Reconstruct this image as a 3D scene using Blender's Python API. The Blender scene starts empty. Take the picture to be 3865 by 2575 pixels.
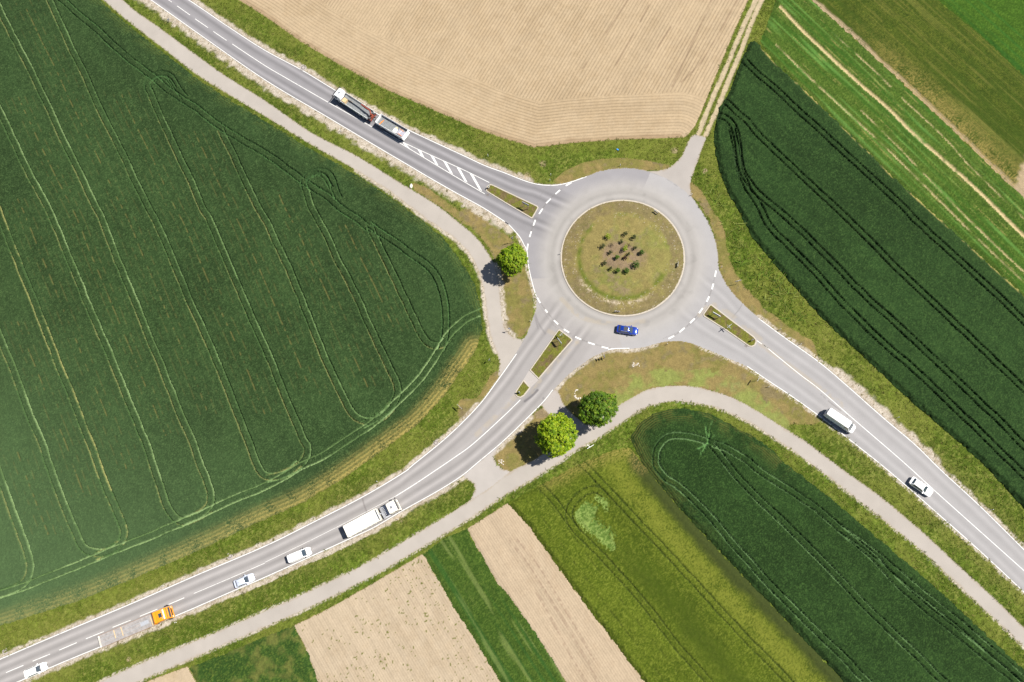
import bpy, bmesh, math, random
import numpy as np
from mathutils import Vector, Matrix
R = math.radians
rng = np.random.default_rng(7)
random.seed(7)
scene = bpy.context.scene
COL = scene.collection

# ------------------------------------------------------------------ camera
FPX, CX, CY = 3006.0, 1932.5, 1287.5          # focal length and centre in photo pixels
NAD = (2150.0, 2035.0)                        # pixel straight below the drone
H = 170.0
def _n(v): return v / np.linalg.norm(v)
_g = _n(np.array([(NAD[0]-CX)/FPX, -(NAD[1]-CY)/FPX, -1.0]))
_Z = -_g
_X = _n(np.array([1.0, 0, 0]) - _Z*_Z[0])
_Y = np.cross(_Z, _X)
M3 = np.array([_X, _Y, _Z])
cd = bpy.data.cameras.new('camera')
cd.sensor_fit = 'HORIZONTAL'; cd.sensor_width = 36.0; cd.lens = 36.0*FPX/3865.0
cd.clip_start = 1.0; cd.clip_end = 6000.0
cam = bpy.data.objects.new('camera', cd); COL.objects.link(cam)
mw = Matrix.Identity(4)
for i in range(3):
    for j in range(3): mw[i][j] = float(M3[i, j])
mw[2][3] = H
cam.matrix_world = mw
scene.camera = cam

def gnd(p, h=0.0):
    """photo pixel(s) -> metres on the plane z = h"""
    p = np.atleast_2d(np.asarray(p, float))
    r = np.stack([(p[:, 0]-CX)/FPX, -(p[:, 1]-CY)/FPX, -np.ones(len(p))], 1) @ M3.T
    t = -(H-h)/r[:, 2]
    return np.stack([t*r[:, 0], t*r[:, 1]], 1)
def g1(x, y, h=0.0):
    q = gnd([(x, y)], h)[0]; return float(q[0]), float(q[1])
def topx(X, Y):
    v = np.stack([X, Y, np.full_like(X, -H)], -1) @ M3
    return CX + FPX*v[..., 0]/-v[..., 2], CY - FPX*v[..., 1]/-v[..., 2]

# ------------------------------------------------------------------ world, sun, exposure
_a, _b = gnd([(2300, 1200), (2200, 1224)])
shd = _n(_b-_a); SUN_EL = R(57)
world = bpy.data.worlds.new('World'); scene.world = world; world.use_nodes = True
wn = world.node_tree
sky = wn.nodes.new('ShaderNodeTexSky'); sky.sky_type = 'NISHITA'; sky.sun_disc = False
sky.sun_elevation = SUN_EL; sky.sun_rotation = math.atan2(-shd[0], -shd[1])
bg = wn.nodes['Background']; bg.inputs['Strength'].default_value = 0.05
wn.links.new(sky.outputs[0], bg.inputs['Color'])
sd = bpy.data.lights.new('sun', 'SUN'); sd.energy = 4.9; sd.angle = R(0.5); sd.color = (1.0, 0.955, 0.88)
sun = bpy.data.objects.new('sun', sd); COL.objects.link(sun)
sun.rotation_euler = Vector((shd[0]*math.cos(SUN_EL), shd[1]*math.cos(SUN_EL), -math.sin(SUN_EL))).to_track_quat('-Z', 'Y').to_euler()
vs = scene.view_settings
vs.view_transform = 'Standard'; vs.look = 'None'; vs.exposure = 0.80; vs.gamma = 1.0; vs.use_curve_mapping = False

# ------------------------------------------------------------------ small helpers
EXPO = 2.35
def lin(c):
    c = np.asarray(c, float)/255.0
    return np.where(c <= .04045, c/12.92, ((c+.055)/1.055)**2.4)
def A(r, g, b, k=1.0): return np.minimum(lin((r, g, b))/EXPO*k, .85)     # picture colour -> albedo

def _hash(ix, iy, s):
    h = (ix.astype(np.int64)*374761393 + iy.astype(np.int64)*668265263 + s*974634787) & 0xffffffff
    h = ((h ^ (h >> 13))*1274126177) & 0xffffffff
    return ((h ^ (h >> 16)) & 0xffff)/65535.0
def vno(x, y, s=0):
    ix, iy = np.floor(x), np.floor(y); fx, fy = x-ix, y-iy
    fx = fx*fx*(3-2*fx); fy = fy*fy*(3-2*fy)
    a, b = _hash(ix, iy, s), _hash(ix+1, iy, s); c, d = _hash(ix, iy+1, s), _hash(ix+1, iy+1, s)
    return (a*(1-fx)+b*fx)*(1-fy)+(c*(1-fx)+d*fx)*fy
def fbm(x, y, size, octv=3, s=0):
    v = 0; amp = 1; tot = 0; f = 1.0/size
    for o in range(octv):
        v = v+amp*vno(x*f+17.3*o, y*f-9.1*o, s+o*31); tot += amp; amp *= .55; f *= 2.1
    return v/tot
def sst(x, a, b):
    t = np.clip((x-a)/(np.where(np.abs(b-a) < 1e-9, 1e-9, b-a)), 0, 1); return t*t*(3-2*t)
def mix(a, b, t):
    t = np.asarray(t)[..., None]; return a*(1-t)+b*t
def T(c, r, pts):        # digitising tiles (1.742 px per photo px)
    ox = (0, 1000, 1900, 2865)[c-1]; oy = (0, 840, 1675)[r-1]
    return [(ox+x/1.742, oy+y/1.742) for x, y in pts]
def ZM(ox, oy, k, pts): return [(ox+x/k, oy+y/k) for x, y in pts]
def inside(poly, X, Y):
    poly = np.asarray(poly, float); x, y = X.ravel(), Y.ravel(); out = np.zeros(x.size, bool)
    lo, hi = poly.min(0), poly.max(0)
    sel = np.nonzero((x >= lo[0]) & (x <= hi[0]) & (y >= lo[1]) & (y <= hi[1]))[0]
    if not len(sel): return out.reshape(X.shape)
    sel = sel[np.argsort(y[sel], kind='stable')]; xs, ys = x[sel], y[sel]; r = np.zeros(len(sel), bool)
    P, Q = poly, np.roll(poly, 1, 0)
    i0 = np.searchsorted(ys, np.minimum(P[:, 1], Q[:, 1]), 'left'); i1 = np.searchsorted(ys, np.maximum(P[:, 1], Q[:, 1]), 'left')
    for k in range(len(poly)):
        if i1[k] > i0[k]:
            q = slice(i0[k], i1[k]); r[q] ^= xs[q] < (Q[k, 0]-P[k, 0])*(ys[q]-P[k, 1])/(Q[k, 1]-P[k, 1])+P[k, 0]
    out[sel] = r; return out.reshape(X.shape)
def smooth(P, step=.5, closed=False):
    P = np.asarray(P, float); n = len(P); out = []
    for i in range(n if closed else n-1):
        if closed: p0, p1, p2, p3 = P[i-1], P[i], P[(i+1) % n], P[(i+2) % n]
        else: p0, p1, p2, p3 = P[max(i-1, 0)], P[i], P[i+1], P[min(i+2, n-1)]
        k = max(int(np.linalg.norm(p2-p1)/step), 1)
        for t in np.arange(k)/k:
            out.append(.5*((2*p1)+(p2-p0)*t+(2*p0-5*p1+4*p2-p3)*t*t+(3*p1-p0-3*p2+p3)*t**3))
    if not closed: out.append(P[-1])
    return np.array(out)
def resamp(P, n):
    P = np.asarray(P); d = np.r_[0, np.cumsum(np.hypot(*np.diff(P, axis=0).T))]
    t = np.linspace(0, d[-1], n); return np.stack([np.interp(t, d, P[:, 0]), np.interp(t, d, P[:, 1])], 1)
def norms(P):
    d = np.gradient(P, axis=0); d /= np.maximum(np.hypot(d[:, 0], d[:, 1]), 1e-9)[:, None]
    return np.stack([-d[:, 1], d[:, 0]], 1)
def pdist(X, Y, P, chunk=60000):
    """distance and index of nearest sample of P"""
    x, y = X.ravel(), Y.ravel(); D = np.empty(x.size); I = np.empty(x.size, int)
    for s in range(0, x.size, chunk):
        q = (x[s:s+chunk, None]-P[None, :, 0])**2+(y[s:s+chunk, None]-P[None, :, 1])**2
        I[s:s+chunk] = q.argmin(1); D[s:s+chunk] = np.sqrt(q.min(1))
    return D.reshape(X.shape), I.reshape(X.shape)

def tag(o, label=None, cat=None, group=None, kind=None):
    for k, v in (('label', label), ('category', cat), ('group', group), ('kind', kind)):
        if v: o[k] = v
    return o

# ------------------------------------------------------------------ materials
def nt(name):
    m = bpy.data.materials.new(name); m.use_nodes = True
    return m, m.node_tree.nodes, m.node_tree.links, m.node_tree.nodes['Principled BSDF']
def ground_mat(name, s1=6.0, a1=.25, s2=1.2, a2=.15, rough=.95, bump=0.0):
    m, N, L, P = nt(name)
    tc = N.new('ShaderNodeTexCoord'); at = N.new('ShaderNodeAttribute'); at.attribute_name = 'Col'
    def noise(sc, amt, det):
        n = N.new('ShaderNodeTexNoise'); n.inputs['Scale'].default_value = sc; n.inputs['Detail'].default_value = det
        L.new(tc.outputs['Object'], n.inputs['Vector'])
        r = N.new('ShaderNodeMapRange'); r.inputs['From Min'].default_value = .25; r.inputs['From Max'].default_value = .75
        r.inputs['To Min'].default_value = 1-amt; r.inputs['To Max'].default_value = 1+amt
        L.new(n.outputs['Fac'], r.inputs['Value']); return r, n
    r1, n1 = noise(s1, a1, 3); r2, n2 = noise(s2, a2, 4)
    mu = N.new('ShaderNodeMath'); mu.operation = 'MULTIPLY'; L.new(r1.outputs[0], mu.inputs[0]); L.new(r2.outputs[0], mu.inputs[1])
    # drill rows: attribute 'row' counts rows, 'amp' gives their strength
    ar = N.new('ShaderNodeAttribute'); ar.attribute_name = 'row'; aa = N.new('ShaderNodeAttribute'); aa.attribute_name = 'amp'
    fr = N.new('ShaderNodeMath'); fr.operation = 'PINGPONG'; fr.inputs[1].default_value = .5; L.new(ar.outputs['Fac'], fr.inputs[0])
    rr = N.new('ShaderNodeMapRange'); rr.inputs['From Min'].default_value = .0; rr.inputs['From Max'].default_value = .27
    rr.inputs['To Min'].default_value = 1; rr.inputs['To Max'].default_value = 0; L.new(fr.outputs[0], rr.inputs['Value'])
    nb = N.new('ShaderNodeTexNoise'); nb.inputs['Scale'].default_value = 1.7; nb.inputs['Detail'].default_value = 3; L.new(tc.outputs['Object'], nb.inputs['Vector'])
    rb = N.new('ShaderNodeMapRange'); rb.inputs['From Min'].default_value = .2; rb.inputs['From Max'].default_value = .45; L.new(nb.outputs['Fac'], rb.inputs['Value'])
    m1 = N.new('ShaderNodeMath'); m1.operation = 'MULTIPLY'; L.new(rr.outputs[0], m1.inputs[0]); L.new(aa.outputs['Fac'], m1.inputs[1])
    m2 = N.new('ShaderNodeMath'); m2.operation = 'MULTIPLY'; L.new(m1.outputs[0], m2.inputs[0]); L.new(rb.outputs[0], m2.inputs[1])
    s = N.new('ShaderNodeMath'); s.operation = 'SUBTRACT'; s.inputs[0].default_value = 1; L.new(m2.outputs[0], s.inputs[1])
    m3 = N.new('ShaderNodeMath'); m3.operation = 'MULTIPLY'; L.new(mu.outputs[0], m3.inputs[0]); L.new(s.outputs[0], m3.inputs[1])
    vm = N.new('ShaderNodeVectorMath'); vm.operation = 'SCALE'; L.new(at.outputs['Color'], vm.inputs[0]); L.new(m3.outputs[0], vm.inputs['Scale'])
    L.new(vm.outputs[0], P.inputs['Base Color']); P.inputs['Roughness'].default_value = rough
    P.inputs['Specular IOR Level'].default_value = .15
    if bump:
        b = N.new('ShaderNodeBump'); b.inputs['Strength'].default_value = bump; b.inputs['Distance'].default_value = .1
        L.new(n1.outputs['Fac'], b.inputs['Height']); L.new(b.outputs[0], P.inputs['Normal'])
    return m
_mc = {}
def mat(name, c, rough=.5, metal=0.0, coat=0.0, vary=.08, scale=3.0, spec=.5):
    if name in _mc: return _mc[name]
    m, N, L, P = nt(name)
    tc = N.new('ShaderNodeTexCoord'); n = N.new('ShaderNodeTexNoise'); n.inputs['Scale'].default_value = scale; n.inputs['Detail'].default_value = 4
    L.new(tc.outputs['Object'], n.inputs['Vector'])
    r = N.new('ShaderNodeMapRange'); r.inputs['From Min'].default_value = .3; r.inputs['From Max'].default_value = .7
    r.inputs['To Min'].default_value = 1-vary; r.inputs['To Max'].default_value = 1+vary*.6
    L.new(n.outputs['Fac'], r.inputs['Value'])
    vm = N.new('ShaderNodeVectorMath'); vm.operation = 'SCALE'; vm.inputs[0].default_value = c[:3]
    L.new(r.outputs[0], vm.inputs['Scale']); L.new(vm.outputs[0], P.inputs['Base Color'])
    P.inputs['Roughness'].default_value = rough; P.inputs['Metallic'].default_value = metal
    P.inputs['Coat Weight'].default_value = coat; P.inputs['Coat Roughness'].default_value = .06
    P.inputs['Specular IOR Level'].default_value = spec
    _mc[name] = m; return m

# ------------------------------------------------------------------ height-field sheets
def mesh_from(name, V, F, col=None, row=None, amp=None, m=None, smooth_=False):
    me = bpy.data.meshes.new(name); k = F.shape[1]
    me.vertices.add(len(V)); me.vertices.foreach_set('co', np.ascontiguousarray(V, np.float32).ravel())
    me.loops.add(F.size); me.loops.foreach_set('vertex_index', np.ascontiguousarray(F, np.int32).ravel())
    me.polygons.add(len(F)); me.polygons.foreach_set('loop_start', np.arange(0, F.size, k, dtype=np.int32))
    me.polygons.foreach_set('loop_total', np.full(len(F), k, np.int32))
    if col is not None:
        a = me.attributes.new('Col', 'FLOAT_COLOR', 'POINT'); c4 = np.ones((len(V), 4), np.float32); c4[:, :3] = col
        a.data.foreach_set('color', c4.ravel())
    for nm, arr in (('row', row), ('amp', amp)):
        if arr is not None:
            a = me.attributes.new(nm, 'FLOAT', 'POINT'); a.data.foreach_set('value', np.ascontiguousarray(arr, np.float32))
    me.update(calc_edges=True)
    if smooth_: me.polygons.foreach_set('use_smooth', np.ones(len(F), bool))
    if m: me.materials.append(m)
    o = bpy.data.objects.new(name, me); COL.objects.link(o); return o

class Grid:
    def __init__(s, pts, res, jit=.3, pad=.5):
        s.res = res; lo = pts.min(0)-pad; hi = pts.max(0)+pad
        s.x0, s.y0 = lo; s.nx = int((hi[0]-lo[0])/res)+2; s.ny = int((hi[1]-lo[1])/res)+2
        gx = lo[0]+np.arange(s.nx)*res; gy = lo[1]+np.arange(s.ny)*res
        s.X, s.Y = np.meshgrid(gx, gy)
        if jit:
            s.X = s.X+(rng.random(s.X.shape)-.5)*2*jit*res; s.Y = s.Y+(rng.random(s.X.shape)-.5)*2*jit*res
    def stamp(s, P, rad, step=None):
        """distance field to a polyline within rad"""
        D = np.full(s.X.shape, 9.0).ravel(); P = np.asarray(P)
        ln = np.hypot(*np.diff(P, axis=0).T).sum(); P = resamp(P, max(int(ln/(step or s.res*.6)), 2))
        ix = np.round((P[:, 0]-s.x0)/s.res).astype(int); iy = np.round((P[:, 1]-s.y0)/s.res).astype(int); k = int(rad/s.res)+1
        fx, fy = s.X.ravel(), s.Y.ravel()
        for dx in range(-k, k+1):
            for dy in range(-k, k+1):
                jx, jy = ix+dx, iy+dy; ok = (jx >= 0) & (jx < s.nx) & (jy >= 0) & (jy < s.ny)
                if not ok.any(): continue
                id_ = jy[ok]*s.nx+jx[ok]
                np.minimum.at(D, id_, np.hypot(fx[id_]-P[ok, 0], fy[id_]-P[ok, 1]))
        return D.reshape(s.X.shape)
    def build(s, name, keep, Z, C, row, amp, m, zedge=None):
        keep = keep.copy()
        cnt = np.zeros((s.ny, s.nx), int)
        for a in (0, 1):
            for b in (0, 1): cnt[a:s.ny-1+a, b:s.nx-1+b] += keep
        if zedge is not None: Z = np.where(cnt < 4, zedge, Z)
        used = cnt > 0; idx = np.full((s.ny, s.nx), -1); idx[used] = np.arange(used.sum())
        F = np.stack([idx[:-1, :-1][keep], idx[:-1, 1:][keep], idx[1:, 1:][keep], idx[1:, :-1][keep]], 1)
        V = np.stack([s.X[used], s.Y[used], Z[used]], 1)
        f = lambda a: None if a is None else np.broadcast_to(a, Z.shape)[used]
        return mesh_from(name, V, F, C[used], f(row), f(amp), m)
    def centres(s):
        return s.X[:-1, :-1]+s.res/2, s.Y[:-1, :-1]+s.res/2
MARG = 130
def in_frame(X, Y, m=MARG):
    px, py = topx(X, Y)
    return (px > -m) & (px < 3865+m) & (py > -m) & (py < 2575+m)
def field_keep(G, poly, rag=.35, seed=3, holes=()):
    cx, cy = G.centres()
    nx_ = (fbm(cx, cy, .8, 2, seed)-.5)*2*rag; ny_ = (fbm(cx, cy, .8, 2, seed+9)-.5)*2*rag
    k = inside(poly, cx+nx_, cy+ny_)
    for h in holes: k &= ~inside(h, cx, cy)
    return k & in_frame(cx, cy)

# ------------------------------------------------------------------ outlines digitised from the photograph (photo pixels)
NW_R = [(480, -150), (717, 0), (860, 97), (1000, 187), (1143, 264), (1281, 347), (1410, 419), (1542, 488), (1746, 583), (1832, 623), (1900, 648), (2000, 686), (2072, 697), (2135, 690), (2213, 666), (2267, 646)]
RING_N = [(2336, 636), (2388, 637), (2451, 649), (2530, 682), (2606, 741), (2640, 786), (2672, 838), (2697, 900), (2709, 960), (2712, 1006)]
SE_U = [(2727, 1047), (2755, 1093), (2795, 1138), (2865, 1200), (2957, 1268), (3089, 1362), (3186, 1443), (3341, 1580), (3454, 1675), (3554, 1773), (3697, 1905), (3865, 2071), (4200, 2410)]
SE_L = [(4200, 2560), (3865, 2240), (3697, 2083), (3554, 1956), (3364, 1790), (3221, 1675), (3089, 1572), (2980, 1494), (2900, 1441), (2818, 1385), (2727, 1345), (2646, 1311), (2589, 1291), (2523, 1289)]
SW_L = [(2474, 1299), (2417, 1314), (2371, 1318), (2302, 1322), (2244, 1345), (2204, 1371), (2147, 1414), (2089, 1474), (2055, 1517), (1998, 1575), (1900, 1669), (1804, 1750), (1746, 1798), (1660, 1853), (1517, 1933), (1413, 1994), (1321, 2037), (1172, 2105), (1000, 2183), (861, 2243), (689, 2318), (459, 2413), (230, 2507), (86, 2570), (-150, 2668), (-400, 2770)]
SW_U = [(-400, 2655), (0, 2485), (230, 2387), (517, 2266), (746, 2166), (1000, 2058), (1172, 1973), (1367, 1873), (1517, 1784), (1560, 1750), (1689, 1644), (1804, 1529), (1878, 1431), (1947, 1334), (1986, 1265)]
RING_W = [(2009, 1207), (2023, 1161), (2021, 1121), (2006, 1070), (1992, 1006), (1986, 949), (1975, 926), (1958, 895)]
NW_L = [(1918, 850), (1904, 840), (1820, 786), (1720, 731), (1620, 674), (1517, 613), (1427, 560), (1230, 442), (1000, 305), (775, 149), (565, 0), (330, -165)]
ROAD = NW_R+RING_N+SE_U+SE_L+SW_L+SW_U+RING_W+NW_L
roadP = smooth(gnd(ROAD), .6, True)
PW_L = [(250, -120), (390, 0), (442, 46), (534, 121), (631, 195), (741, 281), (861, 356), (1000, 439), (1172, 545), (1344, 643), (1488, 735), (1608, 827), (1640, 847), (1718, 903), (1769, 955), (1804, 1018), (1824, 1081), (1832, 1139), (1841, 1213), (1855, 1282), (1873, 1328), (1887, 1374), (1884, 1420), (1960, 1350)]
PW_R = [(2010, 1250), (1982, 1276), (1953, 1279), (1930, 1268), (1907, 1242), (1896, 1207), (1890, 1139), (1881, 1064), (1867, 1006), (1838, 949), (1792, 892), (1729, 838), (1631, 763), (1517, 695), (1344, 588), (1172, 499), (1000, 380), (861, 293), (746, 212), (608, 109), (517, 46), (462, 0), (310, -130)]
PS_U = [(100, 2690), (373, 2575), (494, 2519), (746, 2416), (1000, 2306), (1172, 2229), (1367, 2134), (1517, 2048), (1689, 1945), (1775, 1888), (1850, 1840), (1930, 1779), (2009, 1740), (2090, 1688), (2164, 1637), (2325, 1537), (2399, 1494), (2451, 1469), (2531, 1457), (2618, 1460), (2692, 1477), (2761, 1500), (2830, 1535), (2900, 1578), (2963, 1618), (3052, 1675), (3181, 1773), (3324, 1876), (3468, 1996), (3611, 2129), (3755, 2261), (3865, 2370), (4100, 2600)]
PS_L = [(4100, 2680), (3865, 2444), (3726, 2312), (3611, 2203), (3468, 2071), (3324, 1956), (3186, 1847), (3066, 1755), (2954, 1675), (2900, 1641), (2841, 1603), (2761, 1563), (2675, 1532), (2589, 1517), (2520, 1517), (2440, 1537), (2376, 1575), (2267, 1647), (2187, 1692), (2061, 1778), (1900, 1873), (1775, 1956), (1574, 2077), (1396, 2180), (1189, 2283), (1000, 2367), (861, 2427), (689, 2502), (517, 2575), (250, 2690)]
LINK = [(2046, 1530), (2095, 1470), (2130, 1529), (2175, 1575), (2225, 1620), (2165, 1650), (2105, 1590)]
JUNC = [(1746, 1790), (1763, 1809), (1786, 1826), (1792, 1847), (1779, 1900), (1860, 1850), (1935, 1790), (1890, 1767), (1870, 1744), (1867, 1721), (1880, 1690), (1900, 1655), (1820, 1730)]
NEJ = [(2420, 655), (2490, 644), (2520, 637), (2543, 620), (2572, 591), (2598, 534), (2618, 509), (2640, 513), (2663, 519), (2658, 540), (2635, 603), (2615, 660), (2605, 700), (2606, 760), (2540, 710)]
pathW = np.vstack([smooth(gnd(PW_L), .6), smooth(gnd(PW_R), .6)])
pathS = np.vstack([smooth(gnd(PS_U), .6), smooth(gnd(PS_L), .6)])
linkP, juncP, nejP = (smooth(gnd(q), .6, True) for q in (LINK, JUNC, NEJ))
PAVED = [roadP, pathW, pathS, linkP, juncP, nejP]

W1 = [(240, -130), (378, 0), (430, 50), (520, 124), (620, 200), (735, 290), (850, 366), (990, 450), (1162, 556), (1334, 653), (1478, 748), (1600, 835), (1677, 903), (1740, 984), (1792, 1070), (1812, 1150), (1820, 1242), (1800, 1316), (1745, 1397), (1677, 1494), (1585, 1596), (1482, 1675), (1287, 1813), (1143, 1899), (1000, 1960), (804, 2054), (517, 2180), (287, 2272), (0, 2364), (-300, 2480), (-300, -130)]
E1 = [(2850, 155), (2865, 170), (2922, 235), (3066, 370), (3209, 508), (3382, 680), (3611, 886), (3865, 1116), (4200, 1420), (4200, 2240), (3865, 1925), (3760, 1807), (3697, 1740), (3600, 1655), (3439, 1517), (3267, 1357), (3095, 1196), (2980, 1066), (2900, 972), (2841, 900), (2796, 815), (2744, 723), (2715, 649), (2698, 574), (2694, 488), (2715, 413), (2750, 356), (2796, 230), (2830, 160)]
NB = [(780, -80), (901, 0), (1000, 61), (1132, 155), (1276, 241), (1459, 339), (1631, 413), (1804, 488), (1900, 522), (2015, 557), (2158, 540), (2331, 528), (2560, 520), (2589, 517), (2623, 476), (2646, 425), (2704, 281), (2761, 144), (2824, 0), (2880, -160), (2000, -260), (780, -200)]
S3 = [(2376, 1652), (2410, 1600), (2460, 1562), (2531, 1543), (2589, 1542), (2675, 1560), (2761, 1603), (2841, 1645), (2900, 1684), (2957, 1742), (3123, 1872), (3324, 2040), (3496, 2185), (3669, 2345), (3865, 2528), (4100, 2750), (3360, 2750), (3186, 2575), (2922, 2295), (2820, 2190), (2704, 2070), (2560, 1915), (2480, 1820), (2420, 1745)]
S2 = [(1917, 1899), (2003, 1996), (2130, 2174), (2267, 2358), (2434, 2575), (2560, 2740), (3360, 2750), (3186, 2575), (2922, 2295), (2820, 2190), (2704, 2070), (2560, 1915), (2480, 1820), (2420, 1745), (2376, 1690), (2340, 1694), (2302, 1704), (2187, 1750), (2072, 1813)]
S1 = [(1764, 1996), (1896, 1912), (1917, 1899), (2003, 1996), (2130, 2174), (2267, 2358), (2434, 2575), (2540, 2740), (2245, 2740), (2135, 2571), (2015, 2381), (1900, 2222), (1878, 2203), (1804, 2071)]
S0 = [(1597, 2090), (1680, 2030), (1764, 1996), (1804, 2071), (1878, 2203), (1900, 2222), (2015, 2381), (2135, 2571), (2245, 2740), (1995, 2740), (1890, 2575), (1804, 2433), (1718, 2301), (1637, 2163)]
SM1 = [(1109, 2362), (1200, 2318), (1298, 2266), (1459, 2172), (1597, 2090), (1637, 2163), (1718, 2301), (1804, 2433), (1890, 2575), (1995, 2740), (1240, 2740), (1201, 2575), (1149, 2433)]
SM2 = [(712, 2519), (746, 2507), (861, 2462), (1000, 2402), (1109, 2362), (1149, 2433), (1201, 2575), (1240, 2740), (700, 2740), (750, 2590)]
SM3 = [(520, 2590), (600, 2555), (706, 2517), (750, 2590), (700, 2740), (480, 2740)]
NEM = [(2922, 17), (2955, -150), (3000, -150), (3060, 0), (3209, 132), (3382, 293), (3554, 453), (3865, 752), (4200, 1080), (4200, 1420), (3865, 1116), (3611, 886), (3382, 680), (3209, 508), (3066, 370), (2922, 235), (2868, 160)]
NE2 = [(3060, 0), (2950, -150), (3380, -150), (3540, 0), (3700, 132), (3865, 290), (4200, 600), (4200, 1080), (3865, 752), (3554, 453), (3382, 293), (3209, 132)]
NE3 = [(3540, 0), (3380, -150), (4200, -150), (4200, 600), (3865, 290), (3700, 132)]
FIELDS = {k: gnd(v) for k, v in dict(W1=W1, E1=E1, NB=NB, S3=S3, S2=S2, S1=S1, S0=S0, SM1=SM1, SM2=SM2, SM3=SM3, NEM=NEM, NE2=NE2, NE3=NE3).items()}

# tramlines: centre lines of wheel-track pairs
def J(*parts): return [p for q in parts for p in q]
tW = {
 'O': T(1, 3, [(-60, 40), (0, 190), (90, 440), (150, 610), (200, 760), (205, 830), (180, 900), (100, 950), (0, 985)]),
 'Q': J(T(1, 2, [(-30, 660), (0, 740), (60, 890), (110, 1010), (170, 1180), (230, 1330), (290, 1470)]), T(1, 3, [(350, 200), (400, 330), (470, 500), (530, 640), (580, 700), (660, 715), (750, 695), (810, 640)])),
 'R': J(T(1, 1, [(-40, 1320), (0, 1400)]), T(1, 2, [(30, 20), (110, 225), (190, 415), (260, 595), (335, 785), (405, 965), (485, 1155), (560, 1350), (610, 1480)]), T(1, 3, [(655, 150), (710, 300), (770, 430), (810, 530), (822, 590), (795, 655), (720, 705), (640, 740)])),
 'S': J(T(1, 1, [(-30, 650), (0, 725), (70, 870), (130, 1000), (210, 1170), (280, 1290)]), T(1, 2, [(372, 20), (440, 190), (500, 330), (575, 520), (650, 690), (715, 840), (800, 1050), (870, 1220), (930, 1370)]), T(1, 3, [(965, 0), (1010, 130), (1050, 260), (1090, 380), (1135, 460), (1190, 505), (1260, 500), (1340, 465), (1390, 430)])),
 'T': J(T(1, 1, [(-30, 0), (0, 60), (95, 250), (180, 410), (270, 600), (355, 775), (430, 940), (505, 1090), (600, 1290)]), T(1, 2, [(685, 0), (750, 180), (830, 370), (910, 560), (980, 740), (1060, 930), (1130, 1110), (1200, 1290)]), T(1, 3, [(1275, 0), (1320, 130), (1370, 260), (1392, 330), (1385, 400), (1340, 450), (1265, 490), (1180, 530)])),
 'V': J(T(1, 1, [(300, -60), (330, 0), (400, 150), (470, 310), (560, 490), (640, 680), (730, 860), (820, 1030), (890, 1190), (960, 1330)]), T(1, 2, [(1040, 20), (1110, 180), (1190, 370), (1260, 540), (1330, 690), (1400, 850), (1470, 1010), (1540, 1190), (1610, 1370)]), T(1, 3, [(1645, 0), (1695, 140), (1742, 205)]), T(2, 3, [(60, 215), (150, 195), (230, 130)])),
 'W': J(T(1, 1, [(985, 600), (1060, 770), (1130, 920), (1200, 1070), (1270, 1220), (1340, 1380)]), T(1, 2, [(1390, 0), (1470, 190), (1560, 400), (1640, 590)]), T(2, 2, [(0, 810), (60, 950), (120, 1110), (190, 1270), (250, 1420)]), T(2, 3, [(280, 20), (275, 80), (220, 150), (110, 205), (20, 230)])),
 'X': J(T(1, 1, [(1455, 860), (1520, 990), (1600, 1160), (1680, 1330)]), T(2, 2, [(25, 20), (80, 140), (160, 310), (240, 500), (310, 680), (370, 830), (430, 970), (490, 1090), (550, 1210), (600, 1280), (680, 1310), (760, 1290), (840, 1220)])),
 'Y': J(T(2, 1, [(270, 1240), (310, 1370)]), T(2, 2, [(410, 90), (480, 250), (560, 400), (620, 520), (690, 680), (760, 830), (820, 960), (868, 1070), (870, 1140), (830, 1210), (740, 1280), (650, 1330)])),
 'Z': T(2, 2, [(690, 20), (740, 130), (810, 270), (870, 400), (930, 530), (990, 660), (1045, 760), (1095, 805), (1160, 805), (1215, 760)]),
 'AA': T(2, 2, [(690, 20), (760, 70), (870, 140), (960, 210), (1050, 270), (1125, 350), (1165, 450), (1185, 560), (1192, 680), (1180, 780), (1160, 840)]),
 'D': J(T(1, 1, [(330, -60), (410, 0), (530, 110), (640, 200), (770, 320), (900, 430), (1010, 510), (1100, 590), (1190, 650), (1300, 720), (1440, 830), (1600, 930)]), T(2, 1, [(0, 1010), (100, 1080), (250, 1190), (400, 1290), (500, 1370), (620, 1450), (680, 1500)]), T(2, 2, [(720, 45)])),
 'LW': T(1, 1, [(985, 600), (975, 555), (1005, 515), (1060, 490), (1120, 505), (1150, 545), (1180, 600), (1220, 650)]),
 'LY': T(2, 1, [(270, 1240), (262, 1195), (295, 1150), (360, 1130), (415, 1145), (447, 1190), (462, 1250), (490, 1310)]),
 'LW2': T(1, 1, [(1000, 560), (1030, 525), (1075, 515), (1115, 535), (1150, 590)]),
 'LY2': T(2, 1, [(285, 1210), (310, 1165), (360, 1150), (400, 1170), (440, 1240)]),
 'HB': J(T(1, 3, [(-80, 1025), (0, 995), (240, 910), (650, 745), (935, 630), (1265, 490), (1580, 350), (1742, 285)]), T(2, 3, [(130, 215), (260, 140)]), T(2, 2, [(400, 1530), (560, 1420), (720, 1315), (890, 1160), (1000, 1050), (1090, 940), (1150, 840), (1195, 760), (1250, 700), (1330, 630), (1430, 588)])),
}
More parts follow.
